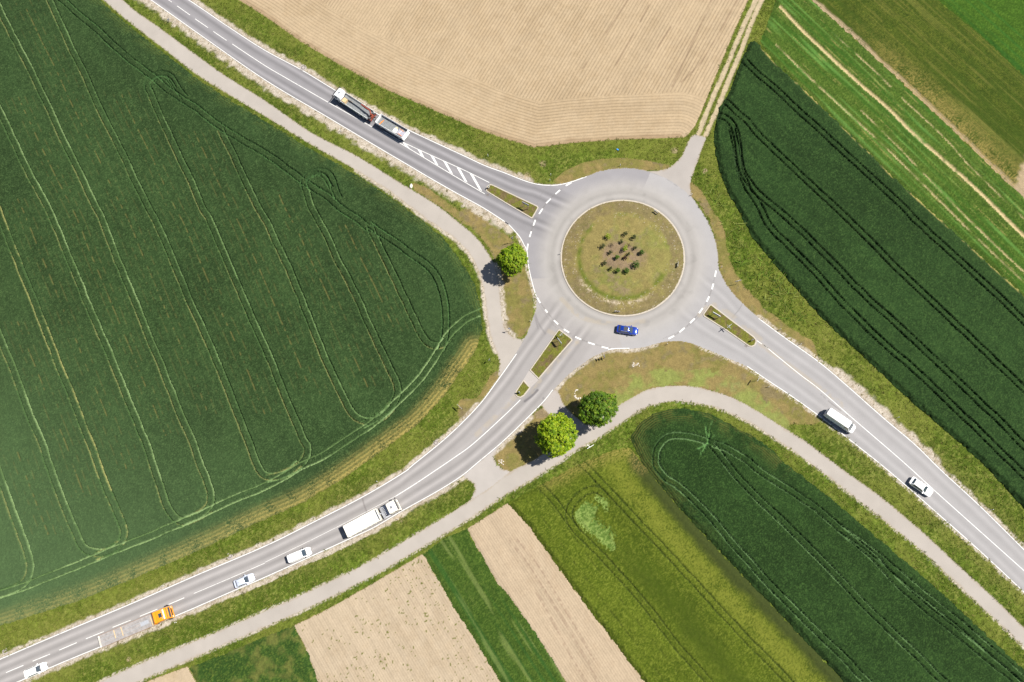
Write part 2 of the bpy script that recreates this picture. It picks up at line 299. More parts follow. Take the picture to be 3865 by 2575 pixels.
tE = {
 'e1': J(T(3, 1, [(1580, 410), (1680, 510)]), T(4, 1, [(50, 550), (300, 780), (530, 990), (750, 1195), (950, 1380)]), T(4, 2, [(1025, 0), (1200, 160), (1400, 340), (1600, 530), (1742, 670), (1980, 900)])),
 'e2': J(T(3, 1, [(1440, 660), (1520, 740), (1600, 810)]), T(4, 1, [(0, 905), (150, 1050), (300, 1190), (450, 1330)]), T(4, 2, [(590, 0), (750, 160), (900, 310), (1100, 500), (1300, 690), (1500, 880), (1742, 1110), (1980, 1330)])),
 'e3': J(T(3, 1, [(1400, 760), (1480, 805), (1525, 890), (1540, 1000), (1565, 1130), (1620, 1220), (1690, 1300)]), T(4, 2, [(225, 20), (360, 150), (500, 290), (640, 440), (800, 590), (1000, 770), (1200, 960), (1400, 1150), (1600, 1340), (1742, 1490), (1950, 1690)])),
 'e4': J(T(3, 1, [(1500, 850), (1520, 950), (1550, 1120), (1600, 1240), (1680, 1370)]), T(4, 2, [(60, 30), (200, 170), (350, 320), (500, 490), (650, 640), (800, 790), (1000, 960), (1200, 1150), (1400, 1340), (1600, 1540), (1900, 1820)])),
}
tS = {
 's1': J(T(3, 2, [(1350, 1445), (1280, 1420), (1180, 1402), (1080, 1415), (1020, 1475), (1003, 1540)]), T(3, 3, [(1010, 150), (1070, 225), (1150, 280), (1300, 420), (1450, 590), (1600, 760), (1742, 920)]), T(4, 3, [(150, 1010), (350, 1210), (550, 1400), (700, 1560), (850, 1700)])),
 's2': J(T(3, 3, [(1370, 10), (1420, 70), (1500, 180), (1600, 290)]), T(4, 3, [(0, 370), (200, 560), (400, 760), (600, 970), (800, 1170), (1000, 1360), (1200, 1560), (1400, 1750)])),
 's3': J(T(3, 3, [(1380, 0), (1500, 50), (1600, 110)]), T(4, 3, [(0, 180), (200, 310), (390, 440), (560, 590), (740, 740), (900, 910), (1100, 1090), (1300, 1250), (1500, 1410), (1680, 1560), (1850, 1720)])),
 's4': J(T(4, 3, [(520, 550), (750, 720), (1000, 930), (1250, 1130), (1500, 1340), (1742, 1560)])),
}
tB = {
 'b1': T(3, 3, [(500, 110), (560, 170), (700, 325), (850, 480), (1000, 640), (1150, 800), (1300, 960), (1500, 1180), (1742, 1430), (1950, 1650)]),
 'b2': T(3, 3, [(240, 280), (300, 340), (380, 440), (470, 560), (560, 650), (700, 800), (850, 960), (1000, 1150), (1150, 1340), (1290, 1500), (1420, 1650)]),
 'b3': T(3, 3, [(470, 560), (435, 490), (440, 410), (510, 330), (600, 300), (660, 330)]),
}
def gtr(d): return {k: smooth(gnd(v), .3) for k, v in d.items()}
tW, tE, tS, tB = map(gtr, (tW, tE, tS, tB))

# ------------------------------------------------------------------ crops
def crop(name, poly, tracks, res, h, base, dark, lite, gauge=.8, half=.17, floor_col=None, depth=.9, wn_=.055, seed=1, extra=None, thin=(), trk_var=.6, side=False, tone=(.96, .80, .58), flow=None, rag=.35, label='', cat='crop', mt=None, kind='stuff'):
    G = Grid(poly, res); X, Y = G.X, G.Y
    n1 = fbm(X, Y, 14, 3, seed); n2 = fbm(X, Y, 2.2, 3, seed+5); n3 = rng.random(X.shape)
    n6 = fbm(X, Y, .55, 2, seed+8)
    C = mix(np.broadcast_to(dark, X.shape+(3,)), base, sst(n1*.25+n2*.2+n6*.2+n3*.35, .3, .66))
    C = mix(C, np.broadcast_to(lite, C.shape), sst(n6*.35+n3*.65, .58, .95)*.6)
    C = C*(.91+.18*n3)[..., None]*np.array(tone)
    if flow:
        fd = gnd([flow[1]])[0]-gnd([flow[0]])[0]; fd = fd/np.hypot(*fd); su = X*-fd[1]+Y*fd[0]; sv = X*fd[0]+Y*fd[1]
        C = C*(1+.16*(vno(su/.75, sv/16, seed+61)-.5)+.12*(vno(su/2.9, sv/40, seed+62)-.5)+.12*(n1-.5))[..., None]
    dE = G.stamp(np.vstack([poly, poly[:1]]), 1.6)
    Z = (h*(.95+.06*n1)+(n3-.5)*2.0*wn_+(n6-.5)*.07)*(.3+.7*sst(dE+(n6-.5)*.5, .1, 1.1))
    row = np.zeros(X.shape); amp = np.zeros(X.shape)
    st = dict(X=X, Y=Y, G=G, C=C, Z=Z, row=row, amp=amp, n1=n1, n2=n2, n3=n3)
    if extra: extra(st)
    C, Z = st['C'], st['Z']
    for tname, P in tracks.items():
        nn = norms(P); wob = (vno(np.arange(len(P))*.12, np.zeros(len(P)), seed+hash_(tname))-.5)*.18
        for sgn in (-1, 1):
            g = gauge*(.62 if tname.startswith('L') and tname[-1] == '2' else 1)
            D = G.stamp(P+nn*(sgn*g+wob)[:, None], 1.0)+(n3-.5)*.1
            w = half*(.8+.4*fbm(X, Y, 3.0, 2, seed+hash_(tname)+sgn))
            if side and sgn < 0 and tname not in ('HB', 'AA', 'D'): w = w*.8
            t = 1-sst(D, w*.75, w*1.6)
            if floor_col is not None:
                v = fbm(X, Y, 7, 2, seed+hash_(tname)*3+sgn*7)
                f0, f1, tv = floor_col[0], floor_col[1], trk_var
                if side:
                    if tname in ('D', 'AA') or tname[0] == 'L': f0, f1, tv = A(58, 88, 50, 1.2), A(92, 134, 78, 1.2), .7
                    elif sgn > 0: f0, f1, tv = A(80, 110, 64, 1.15), A(128, 160, 102, 1.15), 1.0
                    elif tname != 'HB': f0, f1, tv = A(84, 116, 66, 1.2), A(150, 154, 96, 1.2), .9
                    if tname == 'R': f1 = A(176, 176, 110, 1.2)
                    if tname == 'HB' or (sgn > 0 and tname in 'OQST'): f0, f1, tv = A(108, 138, 84, 1.15), A(152, 180, 122, 1.2), 1.0
                fc = mix(np.broadcast_to(f0, C.shape), np.broadcast_to(f1, C.shape), sst(v*.7+n6*.3, .4, .6)*tv)
                C = mix(C, fc, t*.92)
            Z = Z*(1-t*depth)
            rim = sst(D, w*1.2, w*2)*(1-sst(D, w*2, w*3.2)); Z = Z+rim*.05
    for P, str_, ccol in thin:
        D = G.stamp(P, .6); dash = sst(fbm(X, Y, 1.1, 3, seed+77), .4, .62)
        t = (1-sst(D, .05, .2))*dash*str_
        C = mix(C, np.broadcast_to(ccol, C.shape), t); Z = Z*(1-.5*t)
    Z = np.maximum(Z, .02)
    o = G.build(name, field_keep(G, poly, rag, seed), Z, C, st['row'], st['amp'], mt, zedge=.03)
    tag(o, label, cat, None, kind); return o
def hash_(s): return sum(ord(c)*(i+3) for i, c in enumerate(s)) % 97
CROPM = ground_mat('wheat_leaves', 6.0, .2, .5, .04)
pg1 = A(112, 160, 92, 1.25); straw = A(205, 180, 110, 1.2); tanc = A(222, 196, 162)

ew_bot = smooth(gnd([(-300, 2480), (0, 2364), (287, 2272), (517, 2180), (804, 2054), (1000, 1960), (1143, 1899), (1287, 1813), (1482, 1675), (1585, 1596), (1677, 1494), (1745, 1397), (1800, 1316)]), .5)
ew_top = smooth(gnd([(240, -130), (378, 0), (520, 124), (735, 290), (990, 450), (1334, 653), (1600, 835), (1740, 984), (1812, 1150), (1820, 1260)]), .5)
def exW(s):
    X, Y = s['X'], s['Y']
    d, _ = pdist(X, Y, ew_bot[::2]); dt, _ = pdist(X, Y, ew_top[::2])
    st_ = (1-sst(d+(s['n2']-.5)*2, .8, 5.0))
    rows = np.abs((d/.8+.25*s['n2']) % 1-.5)*2
    s['C'] = mix(s['C'], np.broadcast_to(A(184, 164, 92, 1.35), s['C'].shape), st_*(.5+.5*sst(rows, .3, .75))*sst(s['n3']*.4+s['n2']*.6, .2, .6)*(1-sst(d, 2.2, 4.8)*.75)*.8)
    s['Z'] = s['Z']*(1-.45*st_)-.05*st_*sst(rows, .4, .9)
    t2 = 1-sst(dt+(s['n2']-.5)*2, .3, 3.6); r2 = np.abs((dt/.5) % 1-.5)*2
    s['C'] = mix(s['C'], np.broadcast_to(A(110, 118, 52, 1.3), s['C'].shape), t2*sst(r2, .4, .9)*.55*sst(s['n2'], .35, .6))
    s['Z'] = s['Z']*(1-.3*t2)-.12*t2*sst(r2, .4, .9)
    px, py = topx(X, Y)                                       # lens-flare haze painted into the crop colour towards the south-west corner
    haze = sst((2575-py)/1400*.6+px/1800*.4, .75, .1)*.55
    s['C'] = mix(s['C'], np.broadcast_to(A(96, 122, 80, 1.35), s['C'].shape), haze*.9)
thinW = []
for a, b in (('O', 'Q'), ('Q', 'R'), ('R', 'S'), ('S', 'T'), ('T', 'V'), ('V', 'W'), ('W', 'X'), ('X', 'Y'), ('Y', 'Z')):
    pa, pb = resamp(tW[a], 120)[:104], resamp(tW[b], 120)[:104]
    ya = max(pa[:, 1].min(), pb[:, 1].min()); yb = min(pa[:, 1].max(), pb[:, 1].max())
    yy = np.linspace(yb, ya+3, 90)
    xa = np.interp(yy, pa[::-1, 1], pa[::-1, 0]); xb = np.interp(yy, pb[::-1, 1], pb[::-1, 0])
    for t, s_ in ((.5, .6), (.36, .25), (.64, .28), (.22, .15), (.79, .15)):
        thinW.append((np.stack([xa*(1-t)+xb*t, yy], 1), s_, A(136, 128, 72, 1.15)))
crop('wheat_crop', FIELDS['W1'], tW, .155, .6, A(56, 84, 47, 1.6), A(42, 66, 34, 1.55), A(90, 118, 72, 1.6), floor_col=(A(92, 138, 76, 1.2), A(112, 160, 90, 1.2)), seed=1, tone=(.80, .74, .66), flow=((350, 320), (730, 1160)), extra=exW, thin=thinW, half=.14, gauge=.76, side=True, wn_=.04,
     label='broad dark green wheat field with looping tractor tramlines, left of the roundabout', mt=CROPM)
def exE(s):
    d, _ = pdist(s['X'], s['Y'], np.vstack([FIELDS['E1'][:9]])[:, :].repeat(1, 0) if False else resamp(FIELDS['E1'][:9], 400))
    t = (1-sst(d, 0.1, .9))*sst(s['n2'], .4, .6)
    s['C'] = mix(s['C'], np.broadcast_to(A(190, 175, 105, 1.2), s['C'].shape), t*.8)
crop('wheat_crop', FIELDS['E1'], tE, .155, .85, A(42, 74, 40, 1.6), A(30, 57, 28, 1.55), A(70, 104, 60, 1.6), floor_col=(A(52, 74, 44), A(72, 108, 62)), depth=.8, half=.135, gauge=.66, wn_=.045, seed=11, flow=((3000, 550), (3500, 1000)), extra=exE,
     label='very dark green tall wheat field with straight tramlines, right of the roundabout', mt=CROPM)
STAR = gnd(T(3, 2, [(1345, 1450)]))[0]
starl = [smooth(gnd(T(3, 2, [(1345, 1450), (x, y)])), .3) for x, y in ((1325, 1310), (1368, 1310), (1260, 1505), (1285, 1540), (1450, 1450), (1440, 1490), (1390, 1400))]
def exS3(s):
    P = resamp(np.vstack([FIELDS['S3'][20:], FIELDS['S3'][:10]]), 500)
    d, _ = pdist(s['X'], s['Y'], P)
    px, py = topx(s['X'], s['Y'])
    t = (1-sst(d+(s['n2']-.5)*2.5, .5, 4.2))*sst(py, 2150, 1650)
    rows = np.abs((d/.45) % 1-.5)*2
    s['C'] = mix(s['C'], np.broadcast_to(A(112, 110, 52, 1.25), s['C'].shape), t*sst(rows, .3, .8)*sst(s['n2'], .3, .6)*.8)
    s['Z'] = s['Z']*(1-.3*t)-.15*t*sst(rows, .4, .9)
    for P in starl:
        D = s['G'].stamp(P, .9)+(s['n3']-.5)*.3; q = (1-sst(D, .08, .32))*sst(s['n2'], .3, .5)
        s['C'] = mix(s['C'], np.broadcast_to(pg1, s['C'].shape), q*.7); s['Z'] = s['Z']*(1-.7*q)
crop('wheat_crop', FIELDS['S3'], tS, .155, .7, A(42, 74, 38, 1.6), A(29, 56, 25, 1.55), A(68, 104, 56, 1.6), floor_col=(A(66, 96, 54, 1.1), A(112, 146, 94, 1.15)), half=.14, gauge=.66, depth=.75, trk_var=1.0, wn_=.045, seed=23, flow=((2700, 1750), (3300, 2400)), extra=exS3,
     label='dark green wheat field inside the bend of the path, below the roundabout', mt=CROPM)
lodge = [smooth(gnd(T(3, 3, [(480, 450), (530, 385), (580, 400), (612, 430), (590, 490), (640, 508), (690, 560), (742, 600), (735, 655), (700, 705), (640, 635), (570, 580), (500, 530)])), .4, True),
         smooth(gnd(T(3, 3, [(605, 345), (660, 345), (695, 425), (650, 425)])), .4, True)]
b_right = resamp(FIELDS['S2'][6:14], 500); b_top = resamp(FIELDS['S2'][13:], 300)
def exB(s):
    X, Y = s['X'], s['Y']; d, _ = pdist(X, Y, b_right)
    yel = np.exp(-((d-5.2)/2.4)**2); brn = 1-sst(d+(s['n2']-.5)*1.5, 1.2, 3.6); dk = np.exp(-((d-14.5-5*(s['n1']-.5)-2*(s['n2']-.5))/2.4)**2)
    px, py = topx(X, Y); dk = dk*sst(py, 1980, 2200)
    s['C'] = mix(s['C'], np.broadcast_to(A(134, 138, 52, 1.35), s['C'].shape), yel*.6*sst(s['n2']*.4+s['n3']*.6, .1, .6))
    s['C'] = mix(s['C'], np.broadcast_to(A(64, 74, 34, 1.15), s['C'].shape), brn*.9)
    s['C'] = mix(s['C'], np.broadcast_to(A(58, 76, 14, 1.25), s['C'].shape), dk*.7*sst(s['n2']*.5+s['n3']*.5, .2, .6))
    dt, _ = pdist(X, Y, b_top); t = 1-sst(dt+(s['n2']-.5)*2, .5, 3.4); rows = np.abs((dt/.5) % 1-.5)*2
    s['C'] = mix(s['C'], np.broadcast_to(A(180, 158, 92, 1.25), s['C'].shape), t*(.4+.6*sst(rows, .3, .8))*sst(s['n2']*.5+s['n3']*.5, .25, .6)*.6); s['Z'] = s['Z']*(1-.4*t)
    for L_ in lodge:
        q = inside(L_, X+(s['n2']-.5)*2.2+(s['n3']-.5)*.8, Y+(s['n3']-.5)*1.3)
        sw = fbm(X*.9+Y*.5, Y*1.6-X*.9, .8, 3, 5)
        cc = mix(np.broadcast_to(A(88, 118, 44, 1.2), s['C'].shape), np.broadcast_to(A(148, 170, 88, 1.2), s['C'].shape), sst(sw*.6+s['n3']*.4, .3, .72))
        s['C'] = np.where(q[..., None], cc, s['C']); s['Z'] = np.where(q, .2+.3*sw+.15*s['n3'], s['Z'])
bdir = FIELDS['S2'][4]-FIELDS['S2'][1]; bdir = bdir/np.hypot(*bdir)
thB = []
for off, s_ in ((3.2, .5), (6.2, .4), (9.4, .35)):
    P = smooth(FIELDS['S2'][0:6], .5); thB.append((P[6:]-norms(P)[6:]*-off*(1), s_, A(70, 84, 30, .8)))
crop('barley_crop', FIELDS['S2'], tB, .19, .62, A(94, 110, 32, 1.4), A(72, 92, 18, 1.35), A(130, 142, 62, 1.4), floor_col=(A(62, 78, 26), A(80, 96, 34)), depth=.5, half=.11, gauge=.68, wn_=.055, tone=(.93, .89, .70), flow=((2300, 1850), (2900, 2480)), seed=31, extra=exB, thin=thB,
     label='yellow green barley field with a pale flattened patch near its upper end', mt=CROPM)
CROPG = ground_mat('short_green_crop', 5.0, .25, .6, .12)
def streaks(poly, P0, P1, cols, seed):
    d = np.array(P1)-np.array(P0); d = d/np.hypot(*d); n = np.array([-d[1], d[0]])
    def f(s):
        u = (s['X']-P0[0])*n[0]+(s['Y']-P0[1])*n[1]; v = (s['X']-P0[0])*d[0]+(s['Y']-P0[1])*d[1]
        for w, lo, hi, c, a, sz in cols:
            q = vno(u/w, v/sz, seed+int(w*10)); s['C'] = mix(s['C'], np.broadcast_to(c, s['C'].shape), sst(q, lo, hi)*a)
            s['Z'] = s['Z']-.06*sst(q, lo, hi)*a
    return f
g0a, g0b = gnd([(1764, 1996), (2135, 2571)])
crop('green_crop', FIELDS['S0'], {}, .2, .22, A(66, 98, 42, 1.4), A(50, 82, 30, 1.35), A(94, 122, 60, 1.35), wn_=.05, tone=(1.12,.92,.62), seed=41,
     extra=streaks(None, g0a, g0b, [(.9, .55, .8, A(46, 88, 34, 1.4), .6, 30), (.35, .72, .9, A(130, 145, 80, 1.3), .5, 12)], 4),
     label='narrow bright green crop strip between the two bare tan fields', mt=CROPG)
def exM2(s):
    q = sst(s['n2']*.6+s['n1']*.4, .5, .68); s['C'] = mix(s['C'], np.broadcast_to(A(150, 140, 76, 1.3), s['C'].shape), q*.35)
crop('green_crop', FIELDS['SM2'], {}, .2, .3, A(58, 92, 44, 1.45), A(42, 74, 34, 1.4), A(100, 122, 58, 1.4), wn_=.06, tone=(1.12,.92,.62), seed=45, extra=exM2,
     label='small dark green crop patch with yellow flecks at the bottom left of the photo', mt=CROPG)
n0, n1_ = gnd([(3209, 132), (3865, 752)])
strawl = [smooth(gnd(q), .4) for q in ([(2945, 29), (3037, 126), (3209, 287), (3353, 413), (3445, 505), (3583, 626), (3697, 729), (3865, 895), (4100, 1120)],
    [(2928, 172), (3095, 333), (3296, 517), (3439, 654), (3583, 798), (3686, 900), (3865, 1070)], [(3250, 420), (3382, 551), (3554, 729), (3726, 900), (3865, 1030)],
    [(3140, 125), (3300, 270), (3360, 330)], [(3400, 370), (3560, 520), (3640, 610), (3720, 690), (3865, 830)])]
def exNM(s):
    streaks(None, n0, n1_, [(.7, .55, .85, A(52, 96, 26, 1.4), .6, 25), (.4, .7, .95, A(104, 150, 70, 1.4), .6, 14), (.25, .84, .97, A(196, 180, 110, 1.2), .5, 7)], 9)(s)
    for i, P in enumerate(strawl):
        D = s['G'].stamp(P, 1.2)+(s['n3']-.5)*.25; wd = (.30, .15, .13, .13, .11)[i]
        q = (1-sst(D, wd*.6, wd*1.7))*sst(fbm(s['X'], s['Y'], 2.5, 2, 60+i), *((.1, .3) if i == 0 else (.2, .6)))*(1 if i == 0 else .75)
        s['C'] = mix(s['C'], np.broadcast_to(A(222, 200, 150, 1.15), s['C'].shape), q); s['Z'] = s['Z']*(1-.6*q)
crop('meadow_grass', FIELDS['NEM'], {}, .2, .3, A(76, 110, 42, 1.35), A(58, 92, 28, 1.3), A(102, 132, 62, 1.35), wn_=.06, tone=(1.12,.92,.78), seed=51, extra=exNM, cat='meadow',
     label='bright green meadow strip with straw coloured lines, upper right of the photo', mt=CROPG)
tanl = smooth(gnd([(3020, -40), (3060, 0), (3209, 132), (3382, 293), (3554, 453), (3865, 752), (4100, 980)]), .5)
def exN2(s):
    streaks(None, n0, n1_, [(1.4, .45, .75, A(64, 84, 20, 1.4), .7, 40), (.3, .6, .95, A(140, 136, 66, 1.2), .4, 9), (1.1, .66, .92, A(124, 126, 58, 1.25), .5, 40)], 15)(s)
    d, _ = pdist(s['X'], s['Y'], tanl); 
    q = 1-sst(d+(s['n2']-.5)*.8, .7, 1.3); s['C'] = mix(s['C'], np.broadcast_to(A(206, 182, 146, 1.05), s['C'].shape), q*sst(s['n3']*.3+s['n2']*.7, .15, .4)); s['Z'] = s['Z']*(1-.85*q)
    px, py = topx(s['X'], s['Y'])
    q2 = (1-sst(d, 1.2, 7.5))*.75*sst(px, 3150, 3500)*sst(s['n2']*.5+s['n3']*.5, .3, .7); s['C'] = mix(s['C'], np.broadcast_to(A(172, 152, 86, 1.25), s['C'].shape), q2)
    q3 = sst((px-3810)/60+(s['n2']-.5)*1.5-np.abs(py-715)/90, -.2, .3); s['C'] = mix(s['C'], np.broadcast_to(A(212, 188, 152), s['C'].shape), q3); s['Z'] = s['Z']*(1-.8*q3)
    s['row'] = d/.42; s['amp'] = .3*np.ones_like(d)
crop('sparse_crop', FIELDS['NE2'], {}, .2, .18, A(78, 94, 30, 1.4), A(60, 80, 20, 1.35), A(112, 118, 50, 1.35), wn_=.05, tone=(1.02,.98,.8), seed=55, extra=exN2,
     label='thin brownish green crop field with a bare tan strip along its lower edge', mt=CROPG)
crop('green_crop', FIELDS['NE3'], {}, .22, .3, A(66, 106, 36, 1.35), A(54, 92, 26, 1.35), A(86, 122, 50, 1.35), wn_=.05, tone=(1.12,.95,.65), seed=59,
     extra=streaks(None, n0, n1_, [(.6, .6, .85, A(50, 100, 34, 1.4), .6, 30)], 19), label='vivid green crop in the top right corner of the photo', mt=CROPG)

# ------------------------------------------------------------------ bare fields
SOIL = ground_mat('dry_soil', 7.0, .07, .35, .05)
def soil(name, poly, res, base, dk, seed, fn, label):
    G = Grid(poly, res); X, Y = G.X, G.Y; n2 = fbm(X, Y, 1.6, 3, seed); n1 = fbm(X, Y, 16, 3, seed+3); n3 = rng.random(X.shape)
    C = mix(np.broadcast_to(base, X.shape+(3,)), np.broadcast_to(dk, X.shape+(3,)), sst(n2*.5+n1*.5, .42, .75)*.5)
    C = C*(.93+.14*n3)[..., None]
    Z = .05+(n3-.5)*.045+(n2-.5)*.04
    s = dict(X=X, Y=Y, G=G, C=C, Z=Z, row=np.zeros(X.shape), amp=np.zeros(X.shape), n1=n1, n2=n2, n3=n3); fn(s)
    o = G.build(name, field_keep(G, poly, .25, seed), s['Z'], s['C'], s['row'], s['amp'], SOIL, zedge=.0)
    o['kind'] = 'structure'; o['label'] = label; return o
nb_low = resamp(FIELDS['NB'][0:13], 600); nd = n_d = None
da, db = gnd(T(3, 1, [(200, 600), (560, 0)])); ud = (db-da)/np.hypot(*(db-da)); un = np.array([-ud[1], ud[0]])
trA = [smooth(gnd(T(3, 1, q)), .4) for q in ([(820, 0), (640, 270), (520, 450)], [(960, 30), (830, 270), (680, 530)], [(1370, 0), (1200, 380), (1110, 570)], [(1100, 180), (1010, 320), (930, 450)], [(1540, 0), (1400, 250), (1290, 420), (1170, 540)])]
def exNB(s):
    X, Y = s['X'], s['Y']; d, _ = pdist(X, Y, nb_low)
    inner = d > 11.5+(s['n2']-.5)*.6
    s['row'] = np.where(inner, ((X-da[0])*un[0]+(Y-da[1])*un[1])/.78, d/.78)
    s['amp'] = (.30+.3*(s['n1']-.5))*np.where(inner, 1, .8)
    band = vno(np.where(inner, s['row']/3.1, d/2.4), np.zeros_like(d), 8)
    s['C'] = s['C']*(1-.04*sst(band, .5, .8)-.03*(vno(np.where(inner, s['row']*2.2, d/.5), (X*ud[0]+Y*ud[1])/14, 14)-.5)*(1+3.5*sst(topx(X, Y)[0], 1900, 2700)))[..., None]
    for i, P in enumerate(trA):
        D = s['G'].stamp(P, .8); q = (1-sst(D, .08, .34))*sst(fbm(X, Y, 4, 2, 70+i), .2, .55); s['C'] = mix(s['C'], np.broadcast_to(A(176, 150, 122), s['C'].shape), q*.65)
    e = (1-sst(d+(s['n2']-.5)*1.6, .1, 1.6)); s['C'] = mix(s['C'], np.broadcast_to(A(176, 146, 110), s['C'].shape), e*.6)
soil('bare_field', FIELDS['NB'], .25, A(225, 200, 164), A(210, 183, 145), 61, exNB, 'large bare tan field above the roundabout')
m0, m1 = gnd([(1764, 1996), (2135, 2571)]); md = (m1-m0)/np.hypot(*(m1-m0)); mn = np.array([-md[1], md[0]])
trS = [smooth(gnd(T(3, 3, q)), .4) for q in ([(40, 640), (170, 800), (300, 1010), (430, 1220), (560, 1450), (640, 1600)], [(80, 620), (220, 790), (350, 1000), (480, 1220), (600, 1430)], [(220, 980), (330, 1180), (440, 1390), (540, 1560)])]
def exS1(s):
    u = (s['X']-m0[0])*mn[0]+(s['Y']-m0[1])*mn[1]; s['row'] = u/.5; s['amp'] = .12+.12*s['n1']
    q = vno(u/.45, np.zeros_like(u), 5); s['C'] = s['C']*(1-.09*sst(q, .45, .8))[..., None]
    for i, P in enumerate(trS):
        D = s['G'].stamp(P, .8); q = (1-sst(D, .12, .4))*sst(fbm(s['X'], s['Y'], .5, 2, 80+i), .3, .6); s['C'] = mix(s['C'], np.broadcast_to(A(182, 156, 132), s['C'].shape), q*.6)
soil('bare_field', FIELDS['S1'], .22, A(226, 203, 172), A(212, 186, 154), 65, exS1, 'narrow bare tan strip between the green strip and the barley')
def exSM1(s):
    u = (s['X']-m0[0])*mn[0]+(s['Y']-m0[1])*mn[1]; s['row'] = u/.5; s['amp'] = .10+.1*s['n1']
    q = vno(u/.5, np.zeros_like(u), 6); s['C'] = s['C']*(1-.08*sst(q, .45, .8))[..., None]
    w = (vno(s['X']/.32, s['Y']/.32, 90) > .87) & (fbm(s['X'], s['Y'], 5, 2, 91) > .42)
    s['C'] = np.where(w[..., None], A(134, 136, 66), s['C']); s['Z'] = s['Z']+.06*w
soil('bare_field', FIELDS['SM1'], .2, A(228, 207, 177), A(215, 191, 158), 69, exSM1, 'bare tan field dotted with small weeds at the bottom of the photo')
soil('bare_field', FIELDS['SM3'], .25, A(226, 204, 172), A(204, 180, 140), 73, lambda s: None, 'small bare tan patch at the bottom left edge')

# ------------------------------------------------------------------ verges
frame_g = gnd([(-MARG, -MARG), (3865+MARG, -MARG), (3865+MARG, 2575+MARG), (-MARG, 2575+MARG)])
ISL_C = np.array(g1(2349, 971)); ISL_R = float(np.hypot(*(np.array(g1(2584, 966))-np.array(g1(2114, 966))))/2)
GRASS = ground_mat('verge_grass', 5.0, .28, .9, .18)
def PX(l): return smooth(gnd(l), .6, True)
Z_DRY = [PX(T(3, 1, [(330, 1190), (400, 1130), (520, 1070), (640, 1045), (760, 1036), (880, 1045), (980, 1068), (1090, 1085), (1060, 1115), (900, 1130), (640, 1140), (520, 1180), (400, 1215)])),
         PX([(2606, 690), (2640, 720), (2690, 790), (2728, 860), (2745, 940), (2765, 1010), (2810, 1080), (2870, 1150), (2960, 1220), (3060, 1290), (3085, 1345), (3070, 1360), (2960, 1275), (2860, 1200), (2770, 1120), (2715, 1020), (2700, 900), (2650, 780), (2600, 740)]),
         PX([(2089, 1480), (2150, 1405), (2250, 1335), (2330, 1318), (2480, 1292), (2600, 1288), (2720, 1335), (2830, 1390), (2960, 1480), (3080, 1570), (3075, 1600), (2985, 1600), (2960, 1620), (2880, 1570), (2780, 1510), (2690, 1478), (2600, 1460), (2500, 1460), (2430, 1480), (2330, 1535), (2240, 1590), (2160, 1560), (2120, 1520)]),
         PX([(1867, 1721), (1884, 1688), (1950, 1628), (2066, 1530), (2100, 1560), (2165, 1640), (2100, 1690), (2009, 1745), (1930, 1780), (1890, 1767)]),
         PX([(1735, 800), (1780, 790), (1860, 850), (1930, 905), (1975, 960), (1990, 1040), (2012, 1120), (2010, 1200), (1985, 1260), (1930, 1268), (1905, 1230), (1893, 1100), (1870, 980), (1800, 880)]),
         PX([(1560, 690), (1640, 730), (1740, 800), (1800, 850), (1760, 850), (1650, 775), (1560, 715)]),
         PX([(1730, 1520), (1760, 1505), (1800, 1500), (1850, 1420), (1880, 1400), (1880, 1430), (1800, 1535), (1740, 1590)])]
Z_PALE = PX([(2340, 1440), (2420, 1405), (2560, 1390), (2700, 1400), (2830, 1460), (2940, 1550), (2985, 1600), (2960, 1620), (2860, 1555), (2760, 1500), (2650, 1462), (2540, 1455), (2430, 1478), (2330, 1530)])
Z_SOIL = [PX(ZM(1850, 1420, 4.356, [(820, 560), (900, 480), (990, 560), (1060, 640), (960, 680), (830, 720), (760, 720)]))]
def edge(l): return smooth(gnd(l), .5)
GRAVEL = [(edge(NW_L), 2.3, 0.9), (edge(NW_R[:12]), 1.25, .75), (edge(SW_U[1:12]), .95, .6), (edge(SW_L[9:24]), 1.1, .6), (edge(SE_U[3:]), .8, .5), (edge(SE_L[:12]), .6, .4),
          (edge([(3160, 1415), (3250, 1490), (3341, 1575), (3440, 1662), (3530, 1745)]), 1.7, .8), (edge(PW_L[9:21]), .8, .7), (edge(RING_W[1:]), .7, .5), (edge(SW_L[0:9]), .9, .5),
          (edge(PS_L), .5, .35), (edge(PS_U[:9]), .4, .3), (edge(PW_R[3:9]), 1.3, .6)]
SHOULDER = gnd([(1413, 1994), (1440, 1985), (1425, 2008), (1330, 2052), (1230, 2100), (1100, 2158), (1000, 2206), (860, 2262), (730, 2316), (690, 2330), (680, 2322), (861, 2247), (1000, 2187), (1172, 2109), (1321, 2041)])
G = Grid(frame_g, .21, .32)
X, Y = G.X, G.Y
px_, py_ = topx(X, Y)
n1 = fbm(X, Y, 9, 3, 101); n2 = fbm(X, Y, 1.4, 3, 105); n3 = rng.random(X.shape); n4 = fbm(X, Y, 4, 2, 109)
cG1, cG2, cG3, cG4 = A(98, 114, 36, 1.27), A(78, 98, 24, 1.25), A(144, 142, 76, 1.25), A(110, 136, 40, 1.28)
n5 = fbm(X, Y, .5, 2, 113)
Cv = mix(np.broadcast_to(cG2, X.shape+(3,)), np.broadcast_to(cG1, X.shape+(3,)), sst(n1*.3+n2*.2+n5*.3+n3*.2, .36, .62))
Cv = mix(Cv, np.broadcast_to(cG4, Cv.shape), sst(n4*.4+n5*.6, .5, .72)*.6)
Cv = mix(Cv, np.broadcast_to(cG3, Cv.shape), sst(n2*.3+n5*.4+n3*.3, .52, .78)*.65)
Cv = Cv*(.88+.24*n3)[..., None]
hh = .06+.06*n4+(n2-.5)*.08+(n5-.5)*.08+(n3-.5)*.09
def edge(l): return smooth(gnd(l), .5)
dry_r = np.zeros(X.shape)
